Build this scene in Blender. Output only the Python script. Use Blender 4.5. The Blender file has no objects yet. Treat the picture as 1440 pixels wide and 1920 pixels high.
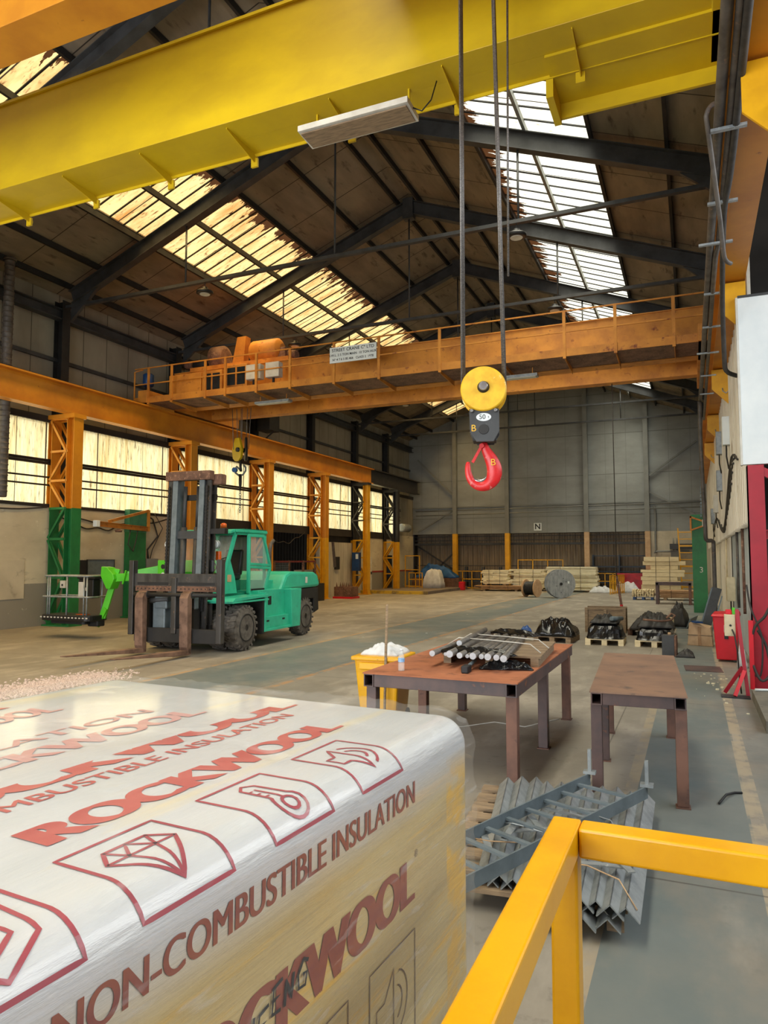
import bpy, bmesh, math, random
from mathutils import Vector, Matrix, noise as mnoise
random.seed(7)
S = bpy.context.scene
COL = S.collection
PI = math.pi
# ------------------------------------------------------------ camera, sky, lights, exposure
PITCH, YAW = math.radians(3.82), math.radians(23.47)
cam = bpy.data.cameras.new('camera'); cam.sensor_fit = 'VERTICAL'; cam.sensor_height = 24; cam.lens = 24 * 1333 / 1920
cam.clip_end = 300; cam.clip_start = 0.05
co = bpy.data.objects.new('camera', cam); COL.objects.link(co)
co.location = (0, 0, 2.0); co.rotation_euler = (PI / 2 + PITCH, 0, YAW); S.camera = co
W = bpy.data.worlds.new('overcast sky'); S.world = W; W.use_nodes = True
bg = W.node_tree.nodes['Background']; bg.inputs[0].default_value = (0.93, 0.97, 1.0, 1); bg.inputs[1].default_value = 0.5
S.view_settings.view_transform = 'Standard'; S.view_settings.look = 'None'
S.view_settings.gamma = 1; S.view_settings.use_curve_mapping = False
S.view_settings.exposure = 0.8
S.cycles.max_bounces = 9; S.cycles.diffuse_bounces = 6; S.cycles.transparent_max_bounces = 8
S.cycles.caustics_reflective = False; S.cycles.caustics_refractive = False
S.cycles.sample_clamp_indirect = 6

def lamp(name, kind, loc, rot, energy, color=(1, 1, 1), size=(1, 1), portal=False, angle=None):
    l = bpy.data.lights.new(name, kind); l.color = color; l.energy = energy
    if kind == 'AREA':
        l.shape = 'RECTANGLE'; l.size, l.size_y = size
        if portal: l.cycles.is_portal = True
    if angle: l.angle = angle
    o = bpy.data.objects.new(name, l); COL.objects.link(o); o.location = loc; o.rotation_euler = rot
    return o
lamp('hazy_sun', 'SUN', (0, 0, 40), (math.radians(8), math.radians(6), 0), 12.0, (1, 0.985, 0.96), angle=math.radians(70))
# daylight through the open loading door behind the viewer, and through the side glazing
lamp('door_daylight', 'AREA', (-7, -7.6, 3.3), (math.radians(100), 0, 0), 1300, (0.95, 0.98, 1), (13, 6))
lamp('clerestory_daylight', 'AREA', (-19.6, 22, 5.6), (0, math.radians(-75), 0), 1300, (1, 0.98, 0.95), (5, 48))
lamp('side_bay_area_light', 'AREA', (5.2, 5, 6.0), (0, math.radians(60), 0), 400, (0.95, 0.98, 1), (3, 14))  # unseen area light inside the walled side bay, shining into the hall

# ------------------------------------------------------------ materials
def s2l(c):
    return tuple(((v / 255) / 12.92 if v / 255 <= 0.04045 else ((v / 255 + 0.055) / 1.055) ** 2.4) for v in c) + (1,)
class NT:
    def __init__(s, name):
        s.m = bpy.data.materials.new(name); s.m.use_nodes = True; s.t = s.m.node_tree; s.b = s.t.nodes['Principled BSDF']
        s.out = s.t.nodes['Material Output']; s.tc = s.n('ShaderNodeTexCoord')
    def n(s, k, **kw):
        nd = s.t.nodes.new(k)
        for a, v in kw.items(): setattr(nd, a, v)
        return nd
    def l(s, a, b): s.t.links.new(a, b)
    def coords(s, st=(1, 1, 1)):
        mp = s.n('ShaderNodeMapping'); mp.inputs['Scale'].default_value = st; s.l(s.tc.outputs['Object'], mp.inputs[0]); return mp.outputs[0]
    def noise(s, scale, st=(1, 1, 1), detail=4, lo=0.4, hi=0.6, rough=0.6):
        nz = s.n('ShaderNodeTexNoise'); nz.inputs['Scale'].default_value = scale; nz.inputs['Detail'].default_value = detail
        nz.inputs['Roughness'].default_value = rough; s.l(s.coords(st), nz.inputs['Vector'])
        mr = s.n('ShaderNodeMapRange'); mr.inputs[1].default_value = lo; mr.inputs[2].default_value = hi
        s.l(nz.outputs[0], mr.inputs[0]); return mr.outputs[0]
    def axis(s, i):
        sp = s.n('ShaderNodeSeparateXYZ'); s.l(s.tc.outputs['Object'], sp.inputs[0]); return sp.outputs[i]
    def math(s, op, a, b=0.0, c=None):
        m = s.n('ShaderNodeMath', operation=op)
        for i, v in enumerate((a, b, c)):
            if v is None: continue
            if isinstance(v, (int, float)): m.inputs[i].default_value = v
            else: s.l(v, m.inputs[i])
        return m.outputs[0]
    def stripe(s, i, period, width, off=0.0):
        a = s.math('ADD', s.axis(i), 1000 * period + off); return s.math('LESS_THAN', s.math('MODULO', a, period), width)
    def band(s, i, lo, hi):
        a = s.axis(i); return s.math('MULTIPLY', s.math('GREATER_THAN', a, lo), s.math('LESS_THAN', a, hi))
    def mix(s, f, a, b):
        m = s.n('ShaderNodeMix', data_type='RGBA')
        if isinstance(f, (int, float)): m.inputs[0].default_value = f
        else: s.l(f, m.inputs[0])
        for idx, v in ((6, a), (7, b)):
            if isinstance(v, tuple): m.inputs[idx].default_value = v if len(v) == 4 and max(v) <= 1.0 else s2l(v[:3])
            else: s.l(v, m.inputs[idx])
        return m.outputs[2]
    def fin(s, col, rough=0.6, metal=0.0, bump=None, bstr=0.3, bdist=0.01):
        if isinstance(col, tuple): s.b.inputs['Base Color'].default_value = s2l(col)
        else: s.l(col, s.b.inputs['Base Color'])
        if isinstance(rough, (int, float)): s.b.inputs['Roughness'].default_value = rough
        else: s.l(rough, s.b.inputs['Roughness'])
        s.b.inputs['Metallic'].default_value = metal
        if bump is not None:
            bp = s.n('ShaderNodeBump'); bp.inputs['Strength'].default_value = bstr; bp.inputs['Distance'].default_value = bdist
            s.l(bump, bp.inputs['Height']); s.l(bp.outputs[0], s.b.inputs['Normal'])
        return s.m
def mat(name, c, c2=None, scale=3, st=(1, 1, 1), rough=0.6, metal=0.0, lo=0.4, hi=0.65, c3=None, s3=12, lo3=0.62, hi3=0.7, st3=None, bump=0.0, detail=5):
    k = NT(name)
    if c2 is None: c2 = tuple(v * 0.8 for v in c)
    f = k.noise(scale, st, detail, lo, hi); col = k.mix(f, c, c2)
    if c3: col = k.mix(k.noise(s3, st3 or (1, 1, 1), 6, lo3, hi3), col, c3)
    return k.fin(col, rough, metal, f if bump else None, bump)

M = {}
M['steel_dark'] = mat('dark grey painted steel', (62, 64, 66), (44, 45, 46), 2, rough=0.55, c3=(92, 92, 88), s3=40, lo3=0.66, hi3=0.72)
M['steel_black'] = mat('blackened steel', (34, 33, 32), (22, 21, 20), 3, rough=0.6, c3=(60, 50, 42), s3=20)
M['orange'] = mat('orange crane paint', (212, 142, 30), (190, 120, 24), 1.2, rough=0.5, c3=(120, 62, 24), s3=9, lo3=0.68, hi3=0.78)
M['orange_old'] = mat('aged orange crane paint', (204, 136, 48), (172, 108, 38), 1.6, rough=0.6, c3=(120, 56, 24), s3=5, lo3=0.6, hi3=0.72)
M['yellow_crane'] = mat('yellow girder paint', (206, 176, 18), (188, 158, 20), 0.7, st=(1, 1, 2), rough=0.42, c3=(172, 140, 30), s3=25, lo3=0.7, hi3=0.8)
M['yellow'] = mat('safety yellow paint', (226, 168, 16), (205, 148, 14), 2, rough=0.42, c3=(120, 80, 20), s3=30, lo3=0.7, hi3=0.76)
M['yellow_rail'] = mat('glossy yellow handrail paint', (232, 170, 6), (220, 156, 6), 5, rough=0.3, c3=(70, 45, 15), s3=22, lo3=0.735, hi3=0.75, bump=0.05)
M['green'] = mat('dark green column paint', (32, 118, 62), (24, 98, 52), 2, rough=0.5, c3=(60, 80, 60), s3=20)
M['lime'] = mat('lime green paint', (86, 200, 40), (70, 180, 30), 2, rough=0.4)
M['teal'] = mat('teal green truck paint', (52, 184, 150), (40, 164, 134), 2.2, rough=0.42, c3=(70, 130, 105), s3=9, lo3=0.62, hi3=0.75)
M['teal_dark'] = mat('teal interior', (20, 120, 95), (16, 90, 74), 2, rough=0.5)
M['black'] = mat('black plastic', (26, 26, 27), (18, 18, 18), 6, rough=0.45)
M['rubber'] = mat('tyre rubber', (98, 93, 87), (70, 66, 62), 8, rough=0.85, c3=(92, 84, 74), s3=5, lo3=0.55, hi3=0.75)
M['mast'] = mat('greased mast steel', (70, 68, 66), (42, 40, 38), 4, st=(1, 1, .3), rough=0.45, c3=(112, 92, 76), s3=10)
M['rust'] = mat('rusty steel', (120, 88, 70), (84, 60, 48), 3, rough=0.8, c3=(158, 120, 96), s3=18, lo3=0.55, hi3=0.7)
M['fork'] = mat('worn brown fork steel', (128, 100, 84), (88, 66, 54), 4, rough=0.65, c3=(64, 52, 46), s3=8)
M['table_rust'] = mat('orange rusted plate', (174, 108, 72), (148, 88, 58), 2.2, rough=0.75, c3=(118, 72, 50), s3=5, lo3=0.55, hi3=0.7)
M['table_rust2'] = mat('brown mill scale plate', (142, 110, 88), (118, 92, 76), 2.0, rough=0.6, c3=(90, 76, 68), s3=4, lo3=0.58, hi3=0.7)
M['scale'] = mat('mill scale hollow section', (92, 72, 68), (66, 56, 58), 3, st=(1, 1, 1), rough=0.55, c3=(140, 86, 56), s3=6, lo3=0.6, hi3=0.7)
M['scale_rust'] = mat('rusty hollow section', (118, 84, 70), (92, 68, 60), 4, rough=0.7, c3=(84, 62, 56), s3=9)
M['galv'] = mat('galvanised steel', (158, 164, 166), (132, 139, 142), 9, rough=0.42, metal=0.35, c3=(190, 196, 198), s3=30)
M['galv_dull'] = mat('dull galvanised steel', (112, 124, 130), (96, 108, 114), 6, rough=0.5, metal=0.2)
M['chrome'] = mat('bright steel', (190, 190, 192), (160, 160, 162), 9, rough=0.25, metal=0.9)
M['bar'] = mat('round steel bar', (112, 106, 98), (86, 81, 75), 6, rough=0.5, metal=0.2)
M['barend'] = mat('sawn bar end', (182, 184, 188), (165, 167, 170), 20, rough=0.4)
M['red'] = mat('crimson painted steel', (172, 24, 44), (150, 20, 38), 1.5, rough=0.42)
M['redbin'] = mat('red plastic', (214, 18, 38), (196, 14, 32), 2, rough=0.4)
M['hookred'] = mat('scuffed red hook paint', (206, 34, 36), (186, 26, 30), 14, rough=0.38, c3=(212, 128, 118), s3=26, lo3=0.62, hi3=0.7)
M['hookyel'] = mat('scuffed yellow sheave paint', (230, 186, 40), (214, 160, 26), 8, rough=0.5, c3=(236, 222, 150), s3=6, lo3=0.6, hi3=0.68)
M['white'] = mat('white painted panel', (224, 230, 230), (212, 220, 222), 1.5, rough=0.5)
M['offwhite'] = mat('off white', (208, 206, 196), (190, 187, 176), 4, rough=0.6)
M['wood'] = mat('fresh sawn timber', (230, 214, 176), (214, 196, 154), 4, st=(1, 8, 8), rough=0.8)
M['wood_pale'] = mat('pale planed timber', (240, 234, 206), (228, 220, 190), 4, rough=0.8)
M['ply'] = mat('brown plywood', (186, 150, 112), (160, 124, 90), 5, st=(1, 5, 1), rough=0.8)
M['wood_old'] = mat('weathered pallet wood', (150, 128, 100), (118, 100, 80), 6, st=(1, 6, 6), rough=0.85)
M['wood_grey'] = mat('grey weathered boards', (150, 154, 156), (120, 126, 130), 3, st=(3, 1, 1), rough=0.85)
M['film'] = mat('black stretch film', (20, 21, 23), (12, 12, 14), 8, rough=0.2, bump=0.3)
M['tarp'] = mat('black crumpled tarp', (52, 50, 47), (30, 29, 28), 7, rough=0.6, bump=0.3)
M['blue'] = mat('blue paint', (24, 66, 118), (18, 50, 92), 3, rough=0.5)
M['blue_tarp'] = mat('blue tarpaulin', (36, 96, 158), (24, 74, 130), 3, rough=0.6)
M['card'] = mat('brown cardboard', (196, 164, 128), (176, 144, 110), 4, rough=0.85)
M['concrete'] = mat('plinth concrete', (120, 116, 104), (98, 95, 86), 3, rough=0.9, c3=(80, 78, 70), s3=8)
M['pipe'] = mat('dirty grey pipe', (92, 86, 80), (66, 60, 55), 5, rough=0.55, c3=(120, 96, 80), s3=12)
M['cable'] = mat('dark cable sheath', (58, 54, 50), (40, 37, 34), 8, rough=0.7)
M['bag'] = mat('white woven bag', (214, 216, 218), (190, 193, 196), 4, rough=0.7, bump=0.2)
M['rope'] = mat('wire rope', (128, 124, 120), (80, 78, 76), 60, st=(1, 1, 3), rough=0.45, metal=0.5)
M['glass_dark'] = mat('dark glazing', (40, 46, 50), (30, 34, 38), 3, rough=0.15)
M['ink'] = mat('black lettering', (24, 24, 26), (18, 18, 20), 5, rough=0.6)
M['letter_yellow'] = mat('yellow lettering', (226, 178, 50), (214, 160, 40), 9, rough=0.6)
M['letter_white'] = mat('white lettering', (225, 235, 222), (210, 222, 208), 9, rough=0.6)
M['seat'] = mat('black vinyl seat', (34, 34, 38), (22, 22, 24), 6, rough=0.35)
M['amber'] = mat('amber lens', (224, 100, 24), (206, 84, 18), 5, rough=0.25)
M['chips'] = mat('pinkish loose fill', (206, 188, 178), (178, 158, 148), 20, rough=0.9)
g = bpy.data.materials.new('clear glass'); g.use_nodes = True; M['glass'] = g
g.node_tree.nodes['Principled BSDF'].inputs['Base Color'].default_value = (0.85, 0.92, 0.9, 1)
g.node_tree.nodes['Principled BSDF'].inputs['Alpha'].default_value = 0.22
g.node_tree.nodes['Principled BSDF'].inputs['Roughness'].default_value = 0.08

# ------------------------------------------------------------ mesh builder
class MB:
    """collects shapes, then links them as one mesh object"""
    def __init__(s, off=(0, 0, 0)): s.bm = bmesh.new(); s.off = Vector(off)
    def quad(s, *pts):
        f = s.bm.faces.new([s.bm.verts.new(Vector(p) - s.off) for p in pts]); return f
    def hexa(s, P):
        v = [s.bm.verts.new(Vector(p) - s.off) for p in P]
        for i in ((0, 3, 2, 1), (4, 5, 6, 7), (0, 1, 5, 4), (1, 2, 6, 5), (2, 3, 7, 6), (3, 0, 4, 7)): s.bm.faces.new([v[j] for j in i])
        return s
    def box(s, x0, x1, y0, y1, z0, z1, rz=0.0, piv=None):
        P = [Vector(p) for p in ((x0, y0, z0), (x1, y0, z0), (x1, y1, z0), (x0, y1, z0), (x0, y0, z1), (x1, y0, z1), (x1, y1, z1), (x0, y1, z1))]
        if rz:
            c = Vector(piv) if piv else Vector(((x0 + x1) / 2, (y0 + y1) / 2, 0)); R = Matrix.Rotation(rz, 3, 'Z'); P = [R @ (p - c) + c for p in P]
        return s.hexa(P)
    def frame(s, a, b, up=(0, 0, 1)):
        a, b = Vector(a), Vector(b); d = (b - a).normalized(); u = Vector(up)
        if abs(d.dot(u)) > 0.99: u = Vector((0, 1, 0)) if abs(d.y) < .9 else Vector((1, 0, 0))
        r = d.cross(u).normalized(); u = r.cross(d).normalized(); return a, b, d, r, u
    def bar(s, a, b, w, h, up=(0, 0, 1)):
        a, b, d, r, u = s.frame(a, b, up); w /= 2; h /= 2
        return s.hexa([a - r * w - u * h, a + r * w - u * h, b + r * w - u * h, b - r * w - u * h, a - r * w + u * h, a + r * w + u * h, b + r * w + u * h, b - r * w + u * h])
    def ibeam(s, a, b, w, h, t=0.02, tf=0.03, up=(0, 0, 1)):
        a, b, d, r, u = s.frame(a, b, up)
        s.bar(a, b, t, h - tf, up); s.bar(a + u * (h / 2 - tf / 2), b + u * (h / 2 - tf / 2), w, tf, up); s.bar(a - u * (h / 2 - tf / 2), b - u * (h / 2 - tf / 2), w, tf, up); return s
    def angle(s, a, b, w, t=0.008, up=(0, 0, 1)):
        a, b, d, r, u = s.frame(a, b, up)
        s.bar(a + u * t / 2 + r * w / 2, b + u * t / 2 + r * w / 2, w, t, up); s.bar(a + r * t / 2 + u * w / 2, b + r * t / 2 + u * w / 2, t, w, up); return s
    def ring(s, c, r1, u1, rad, n, rx=None):
        return [s.bm.verts.new(Vector(c) + r1 * math.cos(2 * PI * i / n) * rad + u1 * math.sin(2 * PI * i / n) * (rx or rad) - s.off) for i in range(n)]
    def loft(s, rings, cap=True, smooth=True):
        n = len(rings[0])
        for A, B in zip(rings, rings[1:]):
            for i in range(n):
                f = s.bm.faces.new((A[i], A[(i + 1) % n], B[(i + 1) % n], B[i])); f.smooth = smooth
        if cap: s.bm.faces.new(rings[0][::-1]); s.bm.faces.new(rings[-1])
        return s
    def tube(s, a, b, r, n=10, r2=None):
        a, b, d, rr, u = s.frame(a, b); return s.loft([s.ring(a, rr, u, r, n), s.ring(b, rr, u, r if r2 is None else r2, n)])
    def path(s, pts, r, n=8):
        pts = [Vector(p) for p in pts]; rings = []; pu = None
        for i, p in enumerate(pts):
            d = (pts[min(i + 1, len(pts) - 1)] - pts[max(i - 1, 0)]).normalized()
            if pu is None: pu = Vector((0, 0, 1)) if abs(d.z) < .9 else Vector((1, 0, 0))
            rr = d.cross(pu)
            rr = rr.normalized() if rr.length > 1e-4 else Vector((1, 0, 0)); pu = rr.cross(d).normalized()
            rings.append(s.ring(p, rr, pu, r[i] if isinstance(r, (list, tuple)) else r, n))
        return s.loft(rings)
    def lathe(s, c, axis, prof, n=32, cap=True):
        c = Vector(c); d = Vector(axis).normalized(); u = Vector((0, 0, 1)) if abs(d.z) < .9 else Vector((1, 0, 0)); r = d.cross(u).normalized(); u = r.cross(d)
        return s.loft([s.ring(c + d * t, r, u, max(q, 1e-4), n) for t, q in prof], cap)
    def prism(s, prof, o, ax, ay, ad):
        """polygon prof in the (ax, ay) plane at o, extruded by ad"""
        o, ax, ay, ad = map(Vector, (o, ax, ay, ad))
        A = [s.bm.verts.new(o + ax * p[0] + ay * p[1] - s.off) for p in prof]; B = [s.bm.verts.new(o + ax * p[0] + ay * p[1] + ad - s.off) for p in prof]
        s.bm.faces.new(A[::-1]); s.bm.faces.new(B); n = len(A)
        for i in range(n): s.bm.faces.new((A[i], A[(i + 1) % n], B[(i + 1) % n], B[i]))
        return s
    def build(s, name, m, parent=None, bevel=0, seg=2, smooth=False):
        bmesh.ops.recalc_face_normals(s.bm, faces=s.bm.faces[:])
        me = bpy.data.meshes.new(name); s.bm.to_mesh(me); s.bm.free(); me.materials.append(M[m] if isinstance(m, str) else m)
        if smooth:
            for p in me.polygons: p.use_smooth = True
        o = bpy.data.objects.new(name, me); COL.objects.link(o)
        if parent: o.parent = parent
        if bevel:
            b = o.modifiers.new('bevel', 'BEVEL'); b.width = bevel; b.segments = seg; b.limit_method = 'ANGLE'; b.angle_limit = math.radians(40)
        return o
def sm(pts, k=5):
    P = [Vector(p) for p in pts]; out = []
    for i in range(len(P) - 1):
        a, b, c, d = P[max(i - 1, 0)], P[i], P[i + 1], P[min(i + 2, len(P) - 1)]
        for j in range(k):
            t = j / k; out.append(.5 * ((2 * b) + (c - a) * t + (2 * a - 5 * b + 4 * c - d) * t * t + (3 * b - a - 3 * c + d) * t ** 3))
    return out + [P[-1]]
def tag(o, label=None, cat=None, group=None, kind=None):
    if label: o['label'] = label
    if cat: o['category'] = cat
    if group: o['group'] = group
    if kind: o['kind'] = kind
    return o
def thing(name, label, cat, loc=(0, 0, 0), rz=0.0, group=None):
    o = bpy.data.objects.new(name, None); COL.objects.link(o); o.location = loc; o.rotation_euler = (0, 0, rz); o.empty_display_size = .1
    return tag(o, label, cat, group)
def struct(o, label=None): return tag(o, label, kind='structure')
def copytree(o, loc, rz=None, label=None, parent=None):
    c = o.copy(); COL.objects.link(c)
    if parent is None:
        c.location = loc
        if rz is not None: c.rotation_euler = (0, 0, rz)
        if label: c['label'] = label
    else: c.parent = parent
    for ch in list(o.children): copytree(ch, None, None, None, c)
    return c
def text(name, s, size, m, parent, mtx, extrude=0.001, offset=0.0, space=1.0, align='CENTER'):
    cu = bpy.data.curves.new(name, 'FONT'); cu.body = s; cu.size = size; cu.extrude = extrude; cu.offset = offset; cu.align_x = align; cu.align_y = 'CENTER'; cu.space_character = space
    t = bpy.data.objects.new(name, cu); COL.objects.link(t)
    me = bpy.data.meshes.new_from_object(t, depsgraph=bpy.context.evaluated_depsgraph_get()); bpy.data.objects.remove(t)
    me.materials.clear(); me.materials.append(M[m]); o = bpy.data.objects.new(name, me); COL.objects.link(o)
    if parent: o.parent = parent
    o.matrix_local = mtx; return o
def facing(loc, n=(0, -1, 0), up=(0, 0, 1), tilt=0):
    n = Vector(n).normalized(); u = Vector(up); r = u.cross(n).normalized(); u = n.cross(r)
    m = Matrix((r, u, n)).transposed().to_4x4(); m.translation = Vector(loc)
    return m @ Matrix.Rotation(tilt, 4, 'Z')
# ------------------------------------------------------------ hall dimensions (metres)
XL, XR, YF, RX, RZ, SL = -18.15, 0.95, 47.0, -8.5, 14.3, 0.385   # side walls, far wall, ridge, roof slope
FY = [5.5, 10.9, 16.3, 21.7, 27.1, 32.4, 37.7, 42.3]
def rz_(x): return RZ - SL * abs(x - RX)
# ---- floor
k = NT('worn workshop floor')
base = k.mix(k.noise(0.35, detail=6, lo=.35, hi=.65), (146, 139, 127), (124, 118, 107))
base = k.mix(k.noise(1.8, st=(1, .35, 1), detail=7, lo=.5, hi=.68), base, (164, 156, 143))
base = k.mix(k.noise(7, detail=6, lo=.6, hi=.75), base, (108, 103, 94))
walk = k.math('MAXIMUM', k.band(0, -8.3, -6.1), k.band(0, -0.5, 0.35))
grn = k.mix(k.noise(1.2, detail=5, lo=.3, hi=.7), (100, 110, 110), (116, 120, 116))
wear = k.noise(0.7, st=(1, .5, 1), detail=7, lo=.66, hi=.5)
base = k.mix(k.math('MULTIPLY', walk, wear), base, grn)
grn2 = k.math('MULTIPLY', k.math('GREATER_THAN', k.axis(0), 0.42), k.noise(0.5, detail=5, lo=.58, hi=.48))
base = k.mix(k.math('MULTIPLY', grn2, 0.6), base, grn)
for (a, b, c) in ((-8.42, -8.3, (172, 138, 96)), (-6.2, -6.08, (172, 132, 92)), (-0.6, -0.5, (158, 144, 120)), (0.33, 0.45, (168, 154, 130))):
    ln = k.math('MULTIPLY', k.band(0, a, b), k.noise(4.5, detail=8, lo=.6, hi=.46)); base = k.mix(k.math('MULTIPLY', ln, .8), base, c)
ln = k.math('MULTIPLY', k.band(0, -6.2, -3.5), k.band(1, 23.4, 23.62)); base = k.mix(k.math('MULTIPLY', ln, k.noise(4, lo=.6, hi=.45)), base, (190, 182, 160))
joint = k.math('MAXIMUM', k.stripe(0, 5.4, .015, .9), k.stripe(1, 6.0, .02, 1.1)); base = k.mix(k.math('MULTIPLY', joint, .6), base, (66, 62, 55))
M['floor'] = k.fin(base, k.math('ADD', k.math('MULTIPLY', k.noise(1.1, lo=.3, hi=.7), .25), .42), 0, k.noise(14, detail=6, lo=.3, hi=.7), .08, .004)
struct(MB().box(-22, 6, -8, 50, -0.2, 0).build('floor', 'floor'))
# ---- raised kerb platform far left
k = NT('platform edge'); M['plat'] = mat('platform concrete', (120, 106, 92), (96, 86, 76), 1, rough=.8)
M['platedge'] = mat('worn yellow edge paint', (206, 170, 50), (120, 104, 70), 2, rough=.7, lo=.45, hi=.6)
struct(MB().box(XL, -14.0, 38.5, YF, 0, .17).build('trim_1', 'plat')); struct(MB().box(XL, -14.0, 38.32, 38.5, 0, .18).build('trim_2', 'platedge'))
# ---- far wall: grey cladding above, dark recess with corrugated sheet below
k = NT('grey cladding sheets'); c = k.mix(k.noise(.5, st=(1, 1, 2), lo=.35, hi=.65), (146, 150, 148), (128, 131, 128))
c = k.mix(k.math('MAXIMUM', k.stripe(2, 2.6, .05, .4), k.stripe(0, 1.25, .02)), c, (112, 114, 111)); M['clad_far'] = k.fin(c, .6)
k = NT('brown corrugated steel'); c = k.mix(k.noise(1.2, st=(4, 4, .4), lo=.4, hi=.65), (150, 134, 112), (120, 107, 90)); M['corr_far'] = k.fin(c, .6)
def corrug(mb, p0, p1, z0, z1, pitch, amp, nrm, trap=False):
    p0, p1, nrm = Vector(p0), Vector(p1), Vector(nrm); L = (p1 - p0).length; d = (p1 - p0) / L; n = max(2, int(L / pitch * (8 if trap else 6))); prev = None
    for i in range(n + 1):
        t = L * i / n; ph = (t / pitch) % 1; a = amp * (math.sin(2 * PI * ph) if not trap else max(-1, min(1, 2.2 * math.sin(2 * PI * ph))))
        q = p0 + d * t + nrm * a; A = mb.bm.verts.new(q + Vector((0, 0, z0)) - mb.off); B = mb.bm.verts.new(q + Vector((0, 0, z1)) - mb.off)
        if prev: f = mb.bm.faces.new((prev[0], A, B, prev[1])); f.smooth = not trap
        prev = (A, B)
    return mb
g_ = MB(); g_.prism([(XL - .4, 3.75), (XR + 2, 3.75), (XR + 2, rz_(XR + 2)), (RX, RZ), (XL - .4, rz_(XL))], (0, YF, 0), (1, 0, 0), (0, 0, 1), (0, .2, 0)); struct(g_.build('wall_far', 'clad_far'))
struct(corrug(MB(), (XL - 2, YF + .8, 0), (-2.5, YF + .8, 0), 0, 3.9, .34, .03, (0, -1, 0), True).build('wall_far_lower', 'corr_far'))
M['cream'] = mat('cream rendered wall', (200, 190, 166), (178, 168, 146), .8, rough=.8, c3=(150, 140, 122), s3=3, lo3=.6, hi3=.75)
struct(MB().box(-2.5, XR + 2, YF, YF + .2, 0, 3.75).build('wall_far_side', 'cream'))
M['shade'] = mat('unlit dark boarding', (46, 42, 38), (32, 30, 28), 1, rough=.8)  # dark colour stands for the shade in the recesses and side bay
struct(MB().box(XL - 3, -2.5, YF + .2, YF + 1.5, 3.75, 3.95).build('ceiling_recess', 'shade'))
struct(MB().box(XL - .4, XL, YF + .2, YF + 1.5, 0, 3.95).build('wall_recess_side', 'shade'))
tr = MB()
for z, h in ((3.55, .05), (3.28, .05), (2.98, .14), (1.55, .05)): tr.box(XL, -2.6, YF + .3, YF + .4, z, z + h)
struct(tr.build('trim_3', 'steel_dark'))
M['grey_steel'] = mat('grey painted wall steel', (128, 130, 126), (110, 112, 108), 1, rough=.55)
tr = MB()
for z in (5.35, 5.05): tr.tube((XL + .3, YF - .25, z), (XR, YF - .25, z + .12), .035)
tr.box(XL, XR, YF - .12, YF, 5.55, 5.63); struct(tr.build('trim_4', 'grey_steel'))
for x, cl in ((-14.98, 'yellow'), (-11.33, 'yellow'), (-6.2, 'card'), (-2.55, 'card')):
    t = thing('wall_post', {-14.98: 'yellow-footed steel post nearest the left corner of the far grey wall', -11.33: 'yellow-footed steel post left of the N sign on the far grey wall', -6.2: 'tan-footed steel post right of the N sign on the far grey wall', -2.55: 'tan-footed steel post between the far recess and the cream wall'}[x], 'post', (x, YF - .2, 0), group='posts of the far grey wall')
    MB().ibeam((0, 0, 3.75), (0, 0, rz_(x) - .3), .28, .3, up=(0, 1, 0)).build('upper_post', 'grey_steel', t)
    MB().ibeam((0, 0, 0), (0, 0, 3.75), .3, .32, up=(0, 1, 0)).build('lower_post', cl, t)
br = [((XL + .4, 9.0), (-15.1, 6.4)), ((XL + .4, 3.9), (-15.1, 5.4)), ((-2.4, 7.2), (XR - .6, 9.2)), ((-2.4, 6.2), (XR - .6, 4.6))]
for i, (a, b) in enumerate(br):
    o = MB().bar((a[0], YF - .15, a[1]), (b[0], YF - .15, b[1]), .1, .1).build('wall_brace', 'grey_steel')
    tag(o, ['upper diagonal brace at the left corner of the far wall', 'lower diagonal brace at the left corner of the far wall', 'upper diagonal brace at the right end of the far wall', 'lower diagonal brace at the right end of the far wall'][i], 'brace', 'diagonal braces on the far wall')
for a, b, lb in (((-18, 2.9), (-15.2, 1.2), 'dark cross brace falling to the right in the far left recess'), ((-18, .06), (-15.2, 2.6), 'dark cross brace rising to the right in the far left recess')):
    tag(MB().bar((a[0], YF + .6, a[1]), (b[0], YF + .6, b[1]), .1, .1).build('cross_brace', 'steel_dark'), lb, 'brace', 'cross braces in the far recess')
t = thing('wall_sign', 'small square white sign with a black letter N on far wall', 'sign', (-9.35, YF - .02, 4.15))
MB().box(-.25, .25, -.03, 0, -.25, .25).build('sign_plate', 'white', t); text('sign_letter', 'N', .5, 'ink', t, facing((0, -.035, 0)), .002, .012)
# ---- left wall: cladding over glazing over rendered wall
k = NT('grey beige wall sheets'); c = k.mix(k.noise(.8, st=(1, 1, .5), lo=.35, hi=.68), (156, 150, 133), (130, 124, 110))
c = k.mix(k.stripe(1, 1.02, .03), c, (84, 79, 68)); M['clad_left'] = k.fin(c, .7)
struct(MB().box(XL - .45, XL - .3, -8, YF, 6.3, 10.8).build('wall_left', 'clad_left'))
k = NT('old rendered wall'); c = k.mix(k.noise(.7, st=(1, 1, 1.6), lo=.38, hi=.66), (206, 196, 170), (186, 176, 152))
c = k.mix(k.noise(2.4, st=(1, .6, 2), detail=8, lo=.6, hi=.78), c, (150, 142, 122)); c = k.mix(k.band(2, -1, 1.28), c, (140, 136, 124))
c = k.mix(k.noise(5, lo=.66, hi=.74), c, (226, 218, 196)); M['render_left'] = k.fin(c, .85, 0, k.noise(3), .2)
w = MB(); w.box(XL - .3, XL, -8, 22.6, 0, 3.62); w.box(XL - .3, XL, 38.4, YF, 0, 3.62); struct(w.build('wall_left_lower', 'render_left'))
M['redline'] = mat('faded red dado stripe', (160, 44, 44), (130, 60, 54), 3, rough=.7)
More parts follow.
